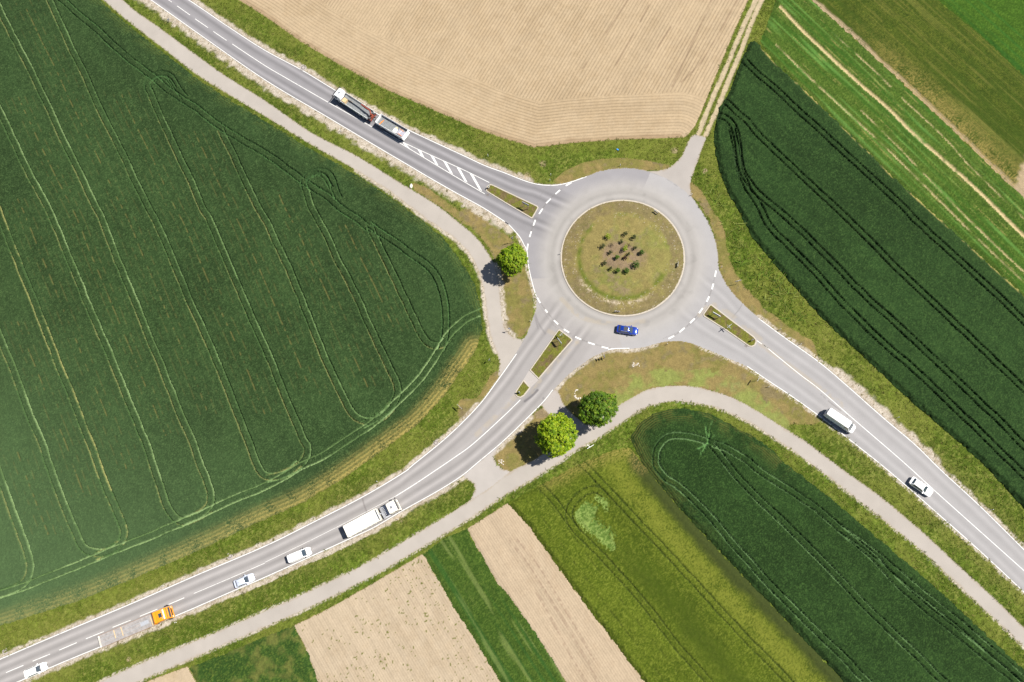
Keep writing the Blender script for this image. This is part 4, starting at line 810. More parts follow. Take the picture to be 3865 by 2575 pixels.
def car(name, label, front, rear, paint, L=4.6, W=1.84, Ht=1.47, style='estate', cat='car', rails=None, sunroof=False, group=None, roofm=None):
    c, rz, ln = pose(front, rear, .7)
    root = empty(name, (c[0], c[1], .03), rz, label, cat, group)
    h = L/2; hw = W/2
    zb, zs, belt = .22, .62, .93 if style != 'van' else 1.12
    if style == 'van': x_h, x_ws, x_r0, x_r1, hood = h-.28, h-1.05, h-1.72, -h+.12, 1.02
    elif style == 'saloon': x_h, x_ws, x_r0, x_r1, hood = h-.3, h-1.35, h-2.05, -h+1.05, .9
    elif style == 'bigvan': x_h, x_ws, x_r0, x_r1, hood = h-.2, h-.75, h-1.45, -h+.1, 1.25
    else: x_h, x_ws, x_r0, x_r1, hood = h-.3, h-1.32, h-2.0, -h+.62, .92
    if style == 'bigvan': belt = 1.35
    # lower body: stacked rounded outlines
    xs = np.r_[-h, -h+.06, -h+.2, np.linspace(-h+.5, h-.6, 7), h-.32, h-.16, h-.06, h]
    def halfw(x):
        f = 1.0
        if x > h-.9: f = 1-.30*((x-(h-.9))/.9)**2.6
        if x < -h+.6: f = 1-.16*(((-h+.6)-x)/.6)**2.4
        return hw*f
    def ztop(x):
        if x > x_ws: return hood+(belt-hood)*max(0, 1-(x-x_ws)/.9)-.22*max(0, (x-(h-.55))/.55)**1.6
        if x < x_r1: return belt+.02-.16*max(0, (x_r1-.25-x)/.5)**1.5 if style == 'saloon' else belt
        return belt
    def zbot(x): return zb+.16*max(0, (x-(h-.4))/.4)**2+.14*max(0, ((-h+.4)-x)/.4)**2
    rings = []
    for x in xs:
        w = halfw(x); zt = ztop(x); z0 = zbot(x); zm = (z0+zt)*.52; e = .9
        rings.append([(x, -w*.9, z0), (x, -w, zm), (x, -w*.985, zt-.14), (x, -w*.93, zt-.03), (x, -w*.8, zt), (x, 0, zt+.035), (x, w*.8, zt), (x, w*.93, zt-.03), (x, w*.985, zt-.14), (x, w, zm), (x, w*.9, z0)])
    b = MB(); b.loft(rings)
    # greenhouse frame in body colour
    br = rrect(x_r1-(.34 if style in ('estate',) else .05 if style in ('van', 'bigvan') else .62), x_ws, hw*.91, .22, 4, belt-.01)
    rh = Ht; rw = hw*(.70 if style not in ('van', 'bigvan') else .80)
    rx0 = x_r1+(.0 if style in ('van', 'bigvan') else .12)
    rr2 = rrect(rx0, x_r0, rw, .22, 4, rh-.06); rr3 = rrect(rx0+.12, x_r0-.14, rw-.12, .2, 4, rh)
    b.loft([br, rr2, rr3])
    body = b.build('body', paint, root, True)
    # glazing, proud of the frame
    def gl(nm, ring_a, ring_b, ta, tb, off, nrm, pts):
        q = MB(); q.plate(pts, nrm, off); return q.build(nm, GLASS, root)
    def lerp(a, b_, t): return tuple(a[i]+(b_[i]-a[i])*t for i in range(3))
    yb, yr = hw*.91, rw
    zA, zB = belt-.01, rh-.06
    A1, A2 = (x_ws, yb-.16, zA), (x_ws, -yb+.16, zA); B1, B2 = (x_r0, yr-.13, zB), (x_r0, -yr+.13, zB)
    nrm = (zB-zA, 0, x_ws-x_r0)
    gl('windscreen', 0, 0, 0, 0, .012, nrm, [lerp(A1, B1, .06), lerp(A1, B1, .97), lerp(A2, B2, .97), lerp(A2, B2, .06)])
    xr0 = br[6][0]
    xrear = x_r1-(.34 if style == 'estate' else .05 if style in ('van', 'bigvan') else .62)
    C1, C2 = (xrear, yb-.16, zA), (xrear, -yb+.16, zA); D1, D2 = (rx0, yr-.14, zB), (rx0, -yr+.14, zB)
    gl('rear_window', 0, 0, 0, 0, .012, (-(zB-zA), 0, rx0-xrear), [lerp(C1, D1, .25), lerp(C1, D1, .92), lerp(C2, D2, .92), lerp(C2, D2, .25)])
    if style != 'bigvan' or True:
        xf = x_ws-.30; xfr = x_r0-.05
        xb = xrear+.30 if style not in ('van', 'bigvan') else x_ws-1.25; xbr = rx0+.24 if style not in ('van', 'bigvan') else x_ws-1.25
        for sg in (1, -1):
            a, b_ = (xf, sg*yb, zA), (xb, sg*yb, zA); c_, d_ = (xfr, sg*yr, zB), (xbr, sg*yr, zB)
            P4 = [lerp(a, c_, .12), lerp(b_, d_, .12), lerp(b_, d_, .88), lerp(a, c_, .88)]
            gl('side_window', 0, 0, 0, 0, .012, (0, sg*(zB-zA), yb-yr), P4)
    for sg in (1, -1):
        q = MB(); q.box(h-.42, h-.13, sg*halfw(h-.3)*.78-.17, sg*halfw(h-.3)*.78+.15, hood-.26, hood-.075, .05); q.build('headlight', LAMP, root, True)
        q = MB(); q.box(-h-.01, -h+.12, sg*hw*.72-.12, sg*hw*.72+.1, belt-.3, belt-.02, .03); q.build('tail_light', REDL, root)
        q = MB(); q.box(x_ws-.42, x_ws-.22, hw-.1 if sg > 0 else -hw-.18, hw+.18 if sg > 0 else -hw+.1, belt-.02, belt+.14, .04); q.build('wing_mirror', paint if style not in ('van', 'bigvan') else BLACK, root, True)
        for xx in (x_ws-.75, x_ws-1.6):
            if style in ('bigvan', 'van') and xx < x_ws-1: continue
            q = MB(); q.box(xx-.1, xx+.1, sg*(hw-.005)-.012, sg*(hw-.005)+.022, belt-.17, belt-.14); q.build('door_handle', paint, root)
        r_ = .33 if style != 'bigvan' else .36
        for x in (h-.88, -h+.85): wheel(root, x, sg*(hw-.13), r_)
    q = MB(); q.box(h-.04, h+.012, -.4, .4, zb+.2, zb+.42, .02); q.build('grille', BLACK, root)
    q = MB(); q.box(-h-.015, -h+.02, -.26, .26, .52, .63); q.build('number_plate', WPL, root)
    q = MB(); q.box(x_ws-.02, x_ws+.10, -hw*.74, hw*.74, belt+.005, belt+.034); q.build('wiper_cowl', BLACK, root)
    if rails:
        for sg in (1, -1):
            q = MB(); q.tube((rx0+.15, sg*(rw-.03), rh+.02), (x_r0-.3, sg*(rw-.03), rh+.02), .025, n=8); q.build('roof_rail', rails, root)
    if sunroof:
        q = MB(); q.box(x_r0-1.15, x_r0-.2, -rw+.2, rw-.2, rh+.002, rh+.012, .004); q.build('sunroof', BLACK, root)
    if style == 'estate' and not sunroof:
        q = MB(); q.box(rx0+.25, rx0+.45, -.03, .03, rh-.005, rh+.06, .015); q.build('aerial', BLACK, root)
    return root

# blue car on the ring; white van and car on the right; cars at lower left
car('estate_car', 'blue estate car with a dark sunroof driving round the roundabout', (2409, 1252), (2328, 1240), BLUE, 4.62, 1.82, 1.5, 'estate', rails=ALU, sunroof=True)
car('delivery_van', 'long white delivery van on the road right of the roundabout', (3225, 1628), (3113, 1552), WHITE, 6.6, 2.02, 2.5, 'bigvan', 'van')
car('estate_car', 'white car driving behind the long white van on the right hand road', (3514, 1864), (3440, 1812), WHITE, 4.75, 1.85, 1.5, 'estate', rails=ALU)
car('panel_van', 'small white panel van following the white tipper lorry', (1178, 2076), (1086, 2114), WHITE, 5.0, 1.9, 1.85, 'van', 'van')
car('estate_car', 'silver blue car driving between the white panel van and the orange lorry', (962, 2175), (884, 2208), SILV, 4.35, 1.82, 1.47, 'estate')
car('estate_car', 'white car at the bottom left corner behind the orange lorry', (178, 2511), (94, 2548), WHITE, 4.8, 1.86, 1.47, 'estate')

# ------------------------------------------------------------------ white tipper lorry (tractor and semi-trailer)
def truck_cab(root, x0, x1, hw, zt, paint, spoiler=False, hatch=True):
    """cab from x0 (back) to x1 (front)"""
    rg = [rrect(x0, x1, hw, .16, 4, .75), rrect(x0, x1+.04, hw, .18, 4, 1.5), rrect(x0, x1-.02, hw, .2, 4, 1.65), rrect(x0, x1-.26, hw-.07, .22, 4, zt-.25), rrect(x0+.05, x1-.36, hw-.12, .2, 4, zt-.06), rrect(x0+.16, x1-.52, hw-.25, .2, 4, zt)]
    b = MB().loft(rg); cabo = b.build('cab', paint, root, True)
    q = MB(); zA, zB = 1.7, zt-.3; nrm = (zB-zA, 0, .24)
    q.plate([(x1-.03, hw-.2, zA), (x1-.255, hw-.24, zB), (x1-.255, -hw+.24, zB), (x1-.03, -hw+.2, zA)], nrm, .02); q.build('windscreen', GLASS, cabo)
    for sg in (1, -1):
        q = MB(); q.plate([(x1-.35, sg*(hw-.005), 1.75), (x1-.5, sg*(hw-.055), zB), (x1-1.1, sg*(hw-.055), zB), (x1-1.15, sg*(hw-.005), 1.75)], (0, sg, .1), .015); q.build('side_window', GLASS, cabo)
        q = MB(); q.tube((x1-.15, sg*(hw-.05), zB-.1), (x1+.12, sg*(hw+.2), zB-.05), .03, n=6); q.box(x1-.02, x1+.16, sg*(hw+.2)-.1, sg*(hw+.2)+.1, 1.7, zB, .04); q.build('wing_mirror', BLACK, cabo)
        q = MB(); q.box(x1-.12, x1+.06, sg*(hw-.28)-.2, sg*(hw-.28)+.2, .85, 1.08, .04); q.build('headlight', LAMP, cabo)
    q = MB(); q.box(x1-.3, x1+.12, -hw+.02, hw-.02, .45, .82, .08); q.build('bumper', paint, cabo, True)
    q = MB(); q.box(x1-.02, x1+.055, -.75, .75, .95, 1.5, .02); q.build('grille', BLACK, cabo)
    q = MB(); q.plate([(x1-.1, hw-.1, zt-.30), (x1+.12, hw-.16, zt-.36), (x1+.12, -hw+.16, zt-.36), (x1-.1, -hw+.1, zt-.30)], (.2, 0, 1), .03); q.build('sun_visor', BLACK if paint is not ORNG else ORNG, cabo)
    if hatch:
        q = MB(); q.box(x0+.62, x0+1.12, -.3, .3, zt-.0, zt+.05, .02); q.build('roof_hatch', STEEL, cabo)
    return cabo
def chassis(root, x0, x1, zc=.95, wheels=(), hw=1.02, tw=.45, dual=True):
    q = MB()
    for sg in (1, -1): q.box(x0, x1, sg*.42-.05, sg*.42+.05, zc-.28, zc)
    for x in np.linspace(x0+.2, x1-.2, 4): q.box(x-.06, x+.06, -.37, .37, zc-.22, zc-.06)
    q.build('chassis', DGREY, root)
    for x in wheels:
        for sg in (1, -1): wheel(root, x, sg*hw, .5, tw)

fr, rz, ln = pose((1498, 1904), (1306, 2007), 2.6)
Lt = 11.9
root = empty('tipper_lorry', (fr[0], fr[1], .03), rz, 'white articulated tipper lorry with an open pale trailer on the lower left road', 'lorry')
h = ln/2
truck_cab(root, h-2.15, h, 1.22, 2.95, OFFW)
chassis(root, -h+.4, h-.3, .95, (h-1.35, h-4.2, -h+1.0, -h+2.3))
q = MB(); q.box(h-2.75, h-2.3, -1.1, 1.1, .95, 1.5, .05); q.build('tank_box', STEEL, root)
q = MB()
for i, y in enumerate((-.75, -.4, -.05, .3, .65)): q.box(h-3.2, h-2.8, y, y+.27, 1.0, 1.35, .03)
q.build('air_tank', ALU, root)
q = MB(); q.box(h-3.95, h-3.3, -1.15, 1.15, .95, 1.15, .02); q.box(h-3.9, h-3.35, -.3, .3, 1.15, 1.2); q.build('catwalk', STEEL, root)
for sg in (1, -1):
    q = MB(); q.box(h-3.9, h-2.35, sg*1.12-.13, sg*1.12+.13, .55, 1.02, .05); q.build('mudguard', ALU, root)
xt0, xt1 = -h, h-4.25
q = MB(); q.box(xt0, xt1, -1.2, 1.2, 1.2, 1.35); q.build('trailer_floor', OFFW, root)
q = MB()
for sg in (1, -1):
    q.box(xt0, xt1, sg*1.24-.04, sg*1.24+.04, 1.2, 2.75)
    q.box(xt0-.02, xt1+.02, sg*1.24-.07, sg*1.24+.07, 2.75, 2.85, .02)
    for x in np.linspace(xt0+.3, xt1-.3, 7): q.box(x-.05, x+.05, sg*1.3-.04, sg*1.3+.02, 1.2, 2.72)
q.box(xt1-.08, xt1, -1.2, 1.2, 1.2, 2.95); q.box(xt1-.12, xt1+.06, -1.24, 1.24, 2.95, 3.05, .02); q.build('trailer_side', OFFW, root)
q = MB(); q.box(xt0-.06, xt0+.02, -1.28, 1.28, 1.15, 2.7); q.box(xt0-.1, xt0+.05, -1.3, 1.3, 2.7, 2.82, .02); q.build('tailgate', OFFW, root)
q = MB(); q.tube((xt1+.16, 0, 1.0), (xt1+.16, 0, 3.0), .14, n=12); q.build('tipping_ram', STEEL, root)
q = MB(); q.box(xt0+.04, xt1-.1, -1.18, 1.18, 2.30, 2.36); 
cover = q.build('load_cover', mat('white_sheet', (.78, .77, .74), .6, vary=.03), root)
for sg in (1, -1):
    q = MB(); q.box(xt0-.05, xt0+.03, sg*1.0-.2, sg*1.0+.2, .75, .95); q.build('tail_light', REDL, root)
q = MB()
for sg in (1, -1): q.box(xt0+.4, xt0+3.2, sg*1.15-.15, sg*1.15+.15, 1.02, 1.08, .02)
q.build('mudguard', BLACK, root)

# ------------------------------------------------------------------ orange lorry with flatbed trailer
c, rz, ln = pose((646, 2309), (370, 2425), 1.6)
root = empty('flatbed_lorry', (c[0], c[1], .03), rz, 'orange lorry with a long empty grey flatbed trailer', 'lorry')
h = ln/2
cabo = truck_cab(root, h-2.6, h-.1, 1.23, 3.2, ORNG, hatch=False)
q = MB(); q.box(h-1.95, h-1.25, -.42, .42, 3.2, 3.24, .015); q.build('roof_hatch', GLASS, cabo)
q = MB(); q.box(h-.95, h-.72, -1.0, 1.0, 3.16, 3.3, .04); q.build('light_bar', SWH, cabo)
q = MB()
for y in (-.8, -.5, .5, .8): q.tube((h-1.3, y, 3.28), (h-.95, y, 3.28), .045, n=8)
q.build('air_horn', ALU, cabo)
q = MB()
for y in (-.85, -.45, .45, .85): q.box(h-.86, h-.74, y-.08, y+.08, 3.3, 3.44, .03)
q.build('spot_lamp', LAMP, cabo)
q = MB().loft([rrect(h-3.25, h-2.35, 1.2, .12, 3, 1.0), rrect(h-3.25, h-2.35, 1.2, .12, 3, 2.9), rrect(h-3.05, h-2.4, 1.1, .12, 3, 3.1)]); q.build('side_fairing', ORNG, cabo, True)
chassis(root, -h+.5, h-.4, .98, (h-1.4, h-4.0, -h+1.6, -h+2.9, -h+4.2))
xb1 = h-3.55; xb0 = -h
q = MB(); q.box(xb0, xb1, -1.24, 1.24, 1.12, 1.25); dk = q.build('deck', DECK, root)
q = MB()
for y in (-.42, .42): q.box(xb0+.4, xb1-.3, y-.05, y+.05, 1.25, 1.268)
q.build('deck_rail', DGREY if False else mat('dull_deck_rail', (.27, .28, .29), .6, vary=.2), root)
q = MB()
for sg in (1, -1): q.box(xb0, xb1, sg*1.27-.035, sg*1.27+.035, 1.02, 1.28)
q.build('side_rail', mat('rusty_rail', (.22, .13, .08), .7, vary=.25), root)
q = MB(); q.box(xb1, xb1+.09, -1.26, 1.26, 1.1, 2.5, .02); q.build('headboard', ORNG, root)
q = MB(); q.box(xb0+.02, xb0+.42, -1.22, 1.22, 1.255, 1.3); q.build('end_beam', mat('pale_end_beam', (.45, .42, .37), .7, vary=.15), root)
for sg in (1, -1):
    q = MB(); q.tube((xb0+.22, sg*1.0, 1.3), (xb0+.22, sg*1.0, 1.36), .13, n=14); q.build('marker_lamp', SWH, root)
    q = MB(); q.box(xb0-.04, xb0+.02, sg*1.0-.2, sg*1.0+.2, .8, .98); q.build('tail_light', REDL, root)
q = MB(); q.box(xb1-3.4, xb1-1.6, -.36, .36, 1.272, 1.286); q.build('steel_plate', ALU, root)
def local(root_c, rz_, x, y): return (root_c[0]+math.cos(rz_)*x-math.sin(rz_)*y, root_c[1]+math.sin(rz_)*x+math.cos(rz_)*y)
def beam(x, y, a, L, lab):
    p = local(c, rz, x, y); q = MB(); q.box(-L/2, L/2, -.07, .07, 0, .1, .01); o = q.build('timber_beam', WOOD); o.location = (p[0], p[1], 1.31); o.rotation_euler = (0, 0, rz+a); tag(o, lab, 'timber', 'timbers lying on the flatbed'); return o
b1 = 'pale timber lying beside others behind the orange headboard of the flatbed'
for i, (x, a) in enumerate(((xb1-.35, R(97)), (xb1-.6, R(90)), (xb1-.95, R(94)))): beam(x, -.25, a, 1.9, b1)
beam(xb0+3.6, .25, R(91), 1.7, 'single timber across the rear of the flatbed, nearest its back end')
beam(xb0+5.2, .2, R(92), 1.9, 'timber across the middle of the flatbed, with clear deck on both sides')

# ------------------------------------------------------------------ crane lorry and its drawbar trailer
BW = 1.25
c, rz, ln = pose((1272, 352), (1409, 441), 1.6)
root = empty('crane_lorry', (c[0], c[1], .03), rz, 'white flatbed lorry with a red and black loading crane folded over its bed', 'lorry')
h = ln/2
truck_cab(root, h-2.0, h, BW-.05, 2.85, WHITE)
chassis(root, -h+.3, h-.3, .95, (h-1.3, -h+2.4, -h+3.7))
x0, x1 = -h+1.05, h-2.2
q = MB(); q.box(x0, x1, -BW+.03, BW-.03, 1.05, 1.2); q.build('bed_floor', BED, root)
for sg in (1, -1):
    q = MB(); q.box(x0, x1, sg*(BW-.02)-.03, sg*(BW-.02)+.03, 1.02, 1.75, .01); 
    for x in np.linspace(x0+.1, x1-.1, 4): q.box(x-.05, x+.05, sg*(BW-.02)-.045, sg*(BW-.02)+.045, 1.0, 1.8)
    q.build('side_board', WHITE, root)
    q = MB(); q.box(x0+.3, x1-.3, sg*(BW+.013)-.003, sg*(BW+.013)+.004, 1.3, 1.4); q.build('green_stripe', mat('green_stripe_paint', (.18, .5, .06), .4), root)
q = MB(); q.box(x1, x1+.07, -BW+.03, BW-.03, 1.05, 2.1); q.build('front_board', ALU, root)
q = MB(); q.box(-h+.15, x0-.1, -1.1, 1.1, .8, 1.15, .04); q.tube((-h+.6, 0, 1.1), (-h+.6, 0, 2.3), .3, .22, n=12); q.box(-h+.2, -h+1.0, -.45, .45, 1.15, 1.6, .06); q.build('crane_base', RUST, root)
q = MB(); q.box(-h+.2, -h+.9, -.95, -.5, 1.15, 1.75, .05); q.box(-h+.3, -h+.8, .5, .95, 1.15, 1.65, .05); q.tube((-h+.15, -1.05, .6), (-h+.15, -1.05, 1.6), .09); q.tube((-h+.15, 1.05, .6), (-h+.15, 1.05, 1.6), .09); q.build('crane_controls', DGREY, root)
q = MB(); P0, P1, P2 = Vector((-h+.6, 0, 2.35)), Vector((-h+1.1, -.5, 2.7)), Vector((-h+4.3, -.66, 2.55)); P3 = Vector((h-2.3, -.72, 2.4))
q.tube(P0, P1, .2, .19, 8); q.tube(P1, P2, .2, .15, 8); q.build('crane_boom', RUST, root)
q = MB(); q.tube(P2-Vector((.4, 0, -.02)), P3, .19, .16, 8); q.tube(P3, P3+Vector((-.1, .5, -.5)), .07, .05, 6); q.tube(P3+Vector((-.05, .15, 0)), P3+Vector((-.05, .55, -.1)), .06, .05, 6); q.build('crane_jib', DGREY, root)
q = MB(); q.tube(P1+Vector((.6, .25, -.05)), P2+Vector((-.6, .2, 0)), .06, .06, 8); q.tube(P1+Vector((1.4, -.24, 0)), P3+Vector((-1.2, .2, .02)), .04, .04, 6); q.build('hydraulic_ram', BLACK, root)
for sg in (1, -1):
    q = MB(); q.box(-h+.1, -h+.16, sg*.95-.2, sg*.95+.2, .7, .9); q.build('tail_light', REDL, root)
    q = MB(); q.box(x0+1.6, x0+3.3, sg*1.05-.12, sg*1.05+.12, .5, .95, .03); q.build('side_locker', DGREY, root)
crane_c, crane_rz, cx1 = c, rz, x1
p = local(c, rz, x1-.75, .55); q = MB(); q.box(-.5, .5, -.55, .55, 0, .75, .02); 
for k in range(5): q.box(-.52, .52, -.54+k*.22, -.37+k*.22, .75, .78)
o = q.build('wooden_crate', WOOD); o.location = (p[0], p[1], 1.24); o.rotation_euler = (0, 0, rz); tag(o, 'pale wooden crate behind the cab of the crane lorry', 'crate')
for k, (xx, yy, aa) in enumerate(((x1-1.6, .1, 0), (x1-1.75, -.25, .06))):
    p = local(c, rz, xx, yy); q = MB(); q.box(-.6, .6, -.05, .05, 0, .09, .01); o = q.build('timber_beam', WOOD if k else DGREY); o.location = (p[0], p[1], 1.24); o.rotation_euler = (0, 0, rz+aa)
    tag(o, ('dark loose bar on the bed of the crane lorry beside the wooden crate', 'pale thin batten on the bed of the crane lorry under the crane jib')[k], 'timber')
# trailer
c, rz, ln = pose((1428, 446), (1529, 506), 1.9)
root = empty('drawbar_trailer', (c[0], c[1], .03), rz, 'white open drawbar trailer towed behind the crane lorry', 'trailer')
h = ln/2
chassis(root, -h+.2, h+.2, .95, (-h+1.2, h-1.3))
q = MB(); q.tube((h+.1, -.5, .8), (h+1.5, 0, .7), .06); q.tube((h+.1, .5, .8), (h+1.5, 0, .7), .06); q.build('drawbar', BLACK, root)
q = MB(); q.box(-h, h, -1.22, 1.22, 1.05, 1.2); q.build('bed_floor', BED, root)
for sg in (1, -1):
    q = MB(); q.box(-h, h, sg*1.25-.03, sg*1.25+.03, 1.0, 1.95, .01)
    for x in np.linspace(-h+.08, h-.08, 3): q.box(x-.05, x+.05, sg*1.25-.05, sg*1.25+.05, 1.0, 2.0)
    q.build('side_board', WHITE, root)
q = MB(); q.box(h-.06, h+.02, -1.25, 1.25, 1.0, 2.05, .01); q.build('front_board', WHITE, root)
q = MB(); q.box(-h-.05, -h+.03, -1.25, 1.25, .9, 1.95, .01); q.box(-h-.3, -h-.05, -1.2, 1.2, .8, .92, .02); tg = q.build('tailgate', WHITE, root)
q = MB(); q.box(-h-.056, -h-.05, -.9, -.4, 1.3, 1.6); q.build('green_badge', mat('green_badge_paint', (.05, .35, .15), .4), tg)
for sg in (1, -1):
    q = MB(); q.box(-h-.1, -h-.04, sg*.95-.2, sg*.95+.2, .62, .78); q.build('tail_light', REDL, root)
def load(nm, x, y, a, m_, lab, cat, fn):
    p = local(c, rz, x, y); q = MB(); fn(q); o = q.build(nm, m_); o.location = (p[0], p[1], 1.235); o.rotation_euler = (0, 0, rz+a); tag(o, lab, cat); return o
load('warning_plank', h-1.0, .25, R(80), YELW, 'orange plank lying at the front of the drawbar trailer', 'plank', lambda q: (q.box(-.75, .75, -.1, .1, 0, .08, .01), q.box(-.2, .2, -.16, .16, .08, .12, .01)))
load('white_crate', -h+2.7, .45, R(5), WPL, 'white box standing in the middle of the drawbar trailer', 'box', lambda q: (q.box(-.45, .45, -.5, .5, 0, .55, .06), q.box(-.4, .4, -.06, .06, .55, .58, .01)))
load('cement_tub', -h+2.75, -.25, 0, mat('cream_tub', (.6, .52, .3), .6), 'round cream tub beside the white box on the drawbar trailer', 'tub', lambda q: (q.tube((0, 0, 0), (0, 0, .45), .22, .26, 14), q.tube((0, 0, .45), (0, 0, .49), .28, .28, 14)))
load('mesh_pallet', -h+1.15, .2, R(-4), mat('grey_mesh', (.32, .31, .36), .6, vary=.2, scale=20), 'grey pallet of mesh at the rear of the drawbar trailer', 'pallet', lambda q: (q.box(-.9, .9, -.7, .7, .1, .4, .02), q.box(-.85, -.7, -.7, .7, 0, .1), q.box(.7, .85, -.7, .7, 0, .1)))
load('orange_bar', -h+1.1, .75, R(-6), YELW, 'orange bar along the near side of the mesh pallet on the trailer', 'bar', lambda q: q.box(-.6, .6, -.06, .06, .4, .48, .01))
load('orange_bar', -h+1.3, -.45, R(-6), YELW, 'orange bar on the far side of the mesh pallet on the trailer', 'bar', lambda q: q.box(-.55, .55, -.06, .06, .4, .48, .01))
load('white_batten', -h+1.35, .1, R(75), WPL, 'thin white batten across the mesh pallet on the trailer', 'batten', lambda q: q.box(-.8, .8, -.03, .03, .41, .45))

# ------------------------------------------------------------------ roundabout island and traffic islands
isl = empty('roundabout_island', (ISL_C[0], ISL_C[1], 0), 0); isl['kind'] = 'structure'
th = np.linspace(0, 2*math.pi, 145)[:-1]
q = MB(); qs = [[(r_*math.cos(t), r_*math.sin(t), z_) for t in th] for r_, z_ in ((ISL_R, -.02), (ISL_R, .1), (ISL_R-.04, .13), (ISL_R-.34, .13), (ISL_R-.36, .0))]
q.loft(qs, cap=False); q.build('kerb', CONC, isl)
G = Grid(np.array([(-ISL_R, -ISL_R), (ISL_R, ISL_R)]), .16, .3); X, Y = G.X, G.Y; rr_ = np.hypot(X, Y); n2 = fbm(X, Y, 1.5, 3, 401); n4 = fbm(X, Y, 4, 3, 405); n3 = rng.random(X.shape); n5 = fbm(X, Y, .6, 2, 409)
C = mix(np.broadcast_to(A(158, 144, 88, 1.14), X.shape+(3,)), np.broadcast_to(A(140, 142, 72, 1.16), X.shape+(3,)), sst(n4*.6+n2*.4, .4, .62))
C = mix(C, np.broadcast_to(A(158, 138, 108, 1.1), C.shape), sst(n2*.6+n4*.4, .52, .7)*.8)
C = mix(C, np.broadcast_to(A(152, 154, 82, 1.1), C.shape), sst(X/11+(n4-.5), .1, .7)*.4)
a_ = np.arctan2(Y, X); rg = np.exp(-((rr_-9.75-.4*(n4-.5))/.55)**2)*sst(n4*.5+n2*.5+.25*np.cos(a_+2.2), .28, .55)
C = mix(C, np.broadcast_to(A(106, 120, 38, 1.2), C.shape), rg*.85)
C = mix(C, np.broadcast_to(A(142, 126, 90, 1.12), C.shape), sst(rr_+(n2-.5)*1.6, 10.2, 11.0)*.75*sst(n4*.5+n5*.5, .2, .5))
cen = (1-sst(rr_+(n4-.5)*5, 2.8, 5.2)); C = mix(C, np.broadcast_to(A(158, 136, 110, 1.08), C.shape), cen*.9*sst(n2*.5+n5*.5, .2, .5))
w_ = sst(n5*.5+n3*.5, .45, .6)*(np.exp(-((rr_-10.85)/.45)**2))*sst(np.cos(a_+1.9), .55, .9); C = mix(C, np.broadcast_to(A(232, 214, 184), C.shape), w_)
w2 = (n3 > .985)*(rr_ > 9.5); C = mix(C, np.broadcast_to(A(226, 214, 196), C.shape), w2*.7)
C = C*(.88+.24*n5)[..., None]
Z = .1+.55*(1-(rr_/ISL_R)**2)+(n2-.5)*.08+(n3-.5)*.05
cx, cy = G.centres(); o = G.build('lawn', np.hypot(cx, cy) < ISL_R-.3, Z, C, np.zeros(X.shape), np.zeros(X.shape), GRASS); o.parent = isl
def off(P, d):
    P = np.asarray(P); n = len(P); out = []
    for i in range(n):
        a, b, c_ = P[i-1], P[i], P[(i+1) % n]; t1 = (b-a)/max(np.hypot(*(b-a)), 1e-6); t2 = (c_-b)/max(np.hypot(*(c_-b)), 1e-6)
        n1_, n2_ = np.array([-t1[1], t1[0]]), np.array([-t2[1], t2[0]]); m_ = n1_+n2_; m_ /= max(np.hypot(*m_), 1e-6); out.append(b+m_*d/max(m_ @ n1_, .5))
    return np.array(out)
def island(pts, seed, green=.5):
    P = gnd(pts); ar = .5*np.sum(P[:, 0]*np.roll(P[:, 1], -1)-np.roll(P[:, 0], -1)*P[:, 1])
    if ar < 0: P = P[::-1]
    c = P.mean(0); Q = P-c; I = off(Q, .26)
    e = empty('traffic_island', (c[0], c[1], 0)); e['kind'] = 'structure'
    q = MB(); n = len(Q); o1 = off(Q, .03)
    q.loft([[(x, y, 0.0) for x, y in Q], [(x, y, .1) for x, y in Q], [(x, y, .13) for x, y in o1], [(x, y, .13) for x, y in I], [(x, y, .0) for x, y in off(Q, .28)]], cap=False); q.build('kerb', CONC, e)
    G = Grid(I, .12, .3); n2 = fbm(G.X, G.Y, .8, 3, seed); n4 = fbm(G.X, G.Y, 3, 2, seed+3); n3 = rng.random(G.X.shape)
    C = mix(np.broadcast_to(A(128, 112, 76, 1.1), G.X.shape+(3,)), np.broadcast_to(A(124, 126, 52, 1.15), G.X.shape+(3,)), sst(n2*.6+n4*.4, .62-.4*green, .75-.3*green)); C = C*(.8+.4*n3)[..., None]
    cx, cy = G.centres(); k = inside(I, cx, cy); o = G.build('lawn', k, .11+(n2-.4)*.12+(n3-.5)*.06, C, np.zeros(G.X.shape), np.zeros(G.X.shape), GRASS); o.parent = e
    return e
island(ZM(1820, 680, 9.8, [(130, 350), (150, 270), (210, 190), (300, 158), (380, 170), (1200, 560), (2050, 960), (2085, 1030), (1880, 1400), (1820, 1430), (1770, 1395), (900, 885), (160, 430)]), 501, .45)
island(ZM(1920, 1230, 5.227, [(975, 80), (1010, 72), (1245, 250), (1262, 290), (920, 680), (592, 1060), (408, 876), (690, 480)]), 505, .7)
island(ZM(1920, 1230, 5.227, [(285, 1068), (305, 1075), (432, 1225), (300, 1390), (230, 1425), (170, 1410), (120, 1350), (135, 1290)]), 509, .7)
island(ZM(2630, 1130, 7.84, [(180, 440), (370, 170), (430, 150), (1050, 625), (1700, 1110), (1765, 1200), (1770, 1270), (1720, 1380), (1620, 1415), (1540, 1400), (870, 930), (200, 510)]), 513, .6)
P = gnd(ZM(1920, 1230, 5.227, [(400, 880), (590, 1066), (432, 1222), (292, 1064)])); q = MB(); q.prism([tuple(p) for p in P], 0, .035); o = q.build('path', mat('refuge_paving', tuple(A(220, 212, 206)), .9, vary=.06)); o['kind'] = 'structure'

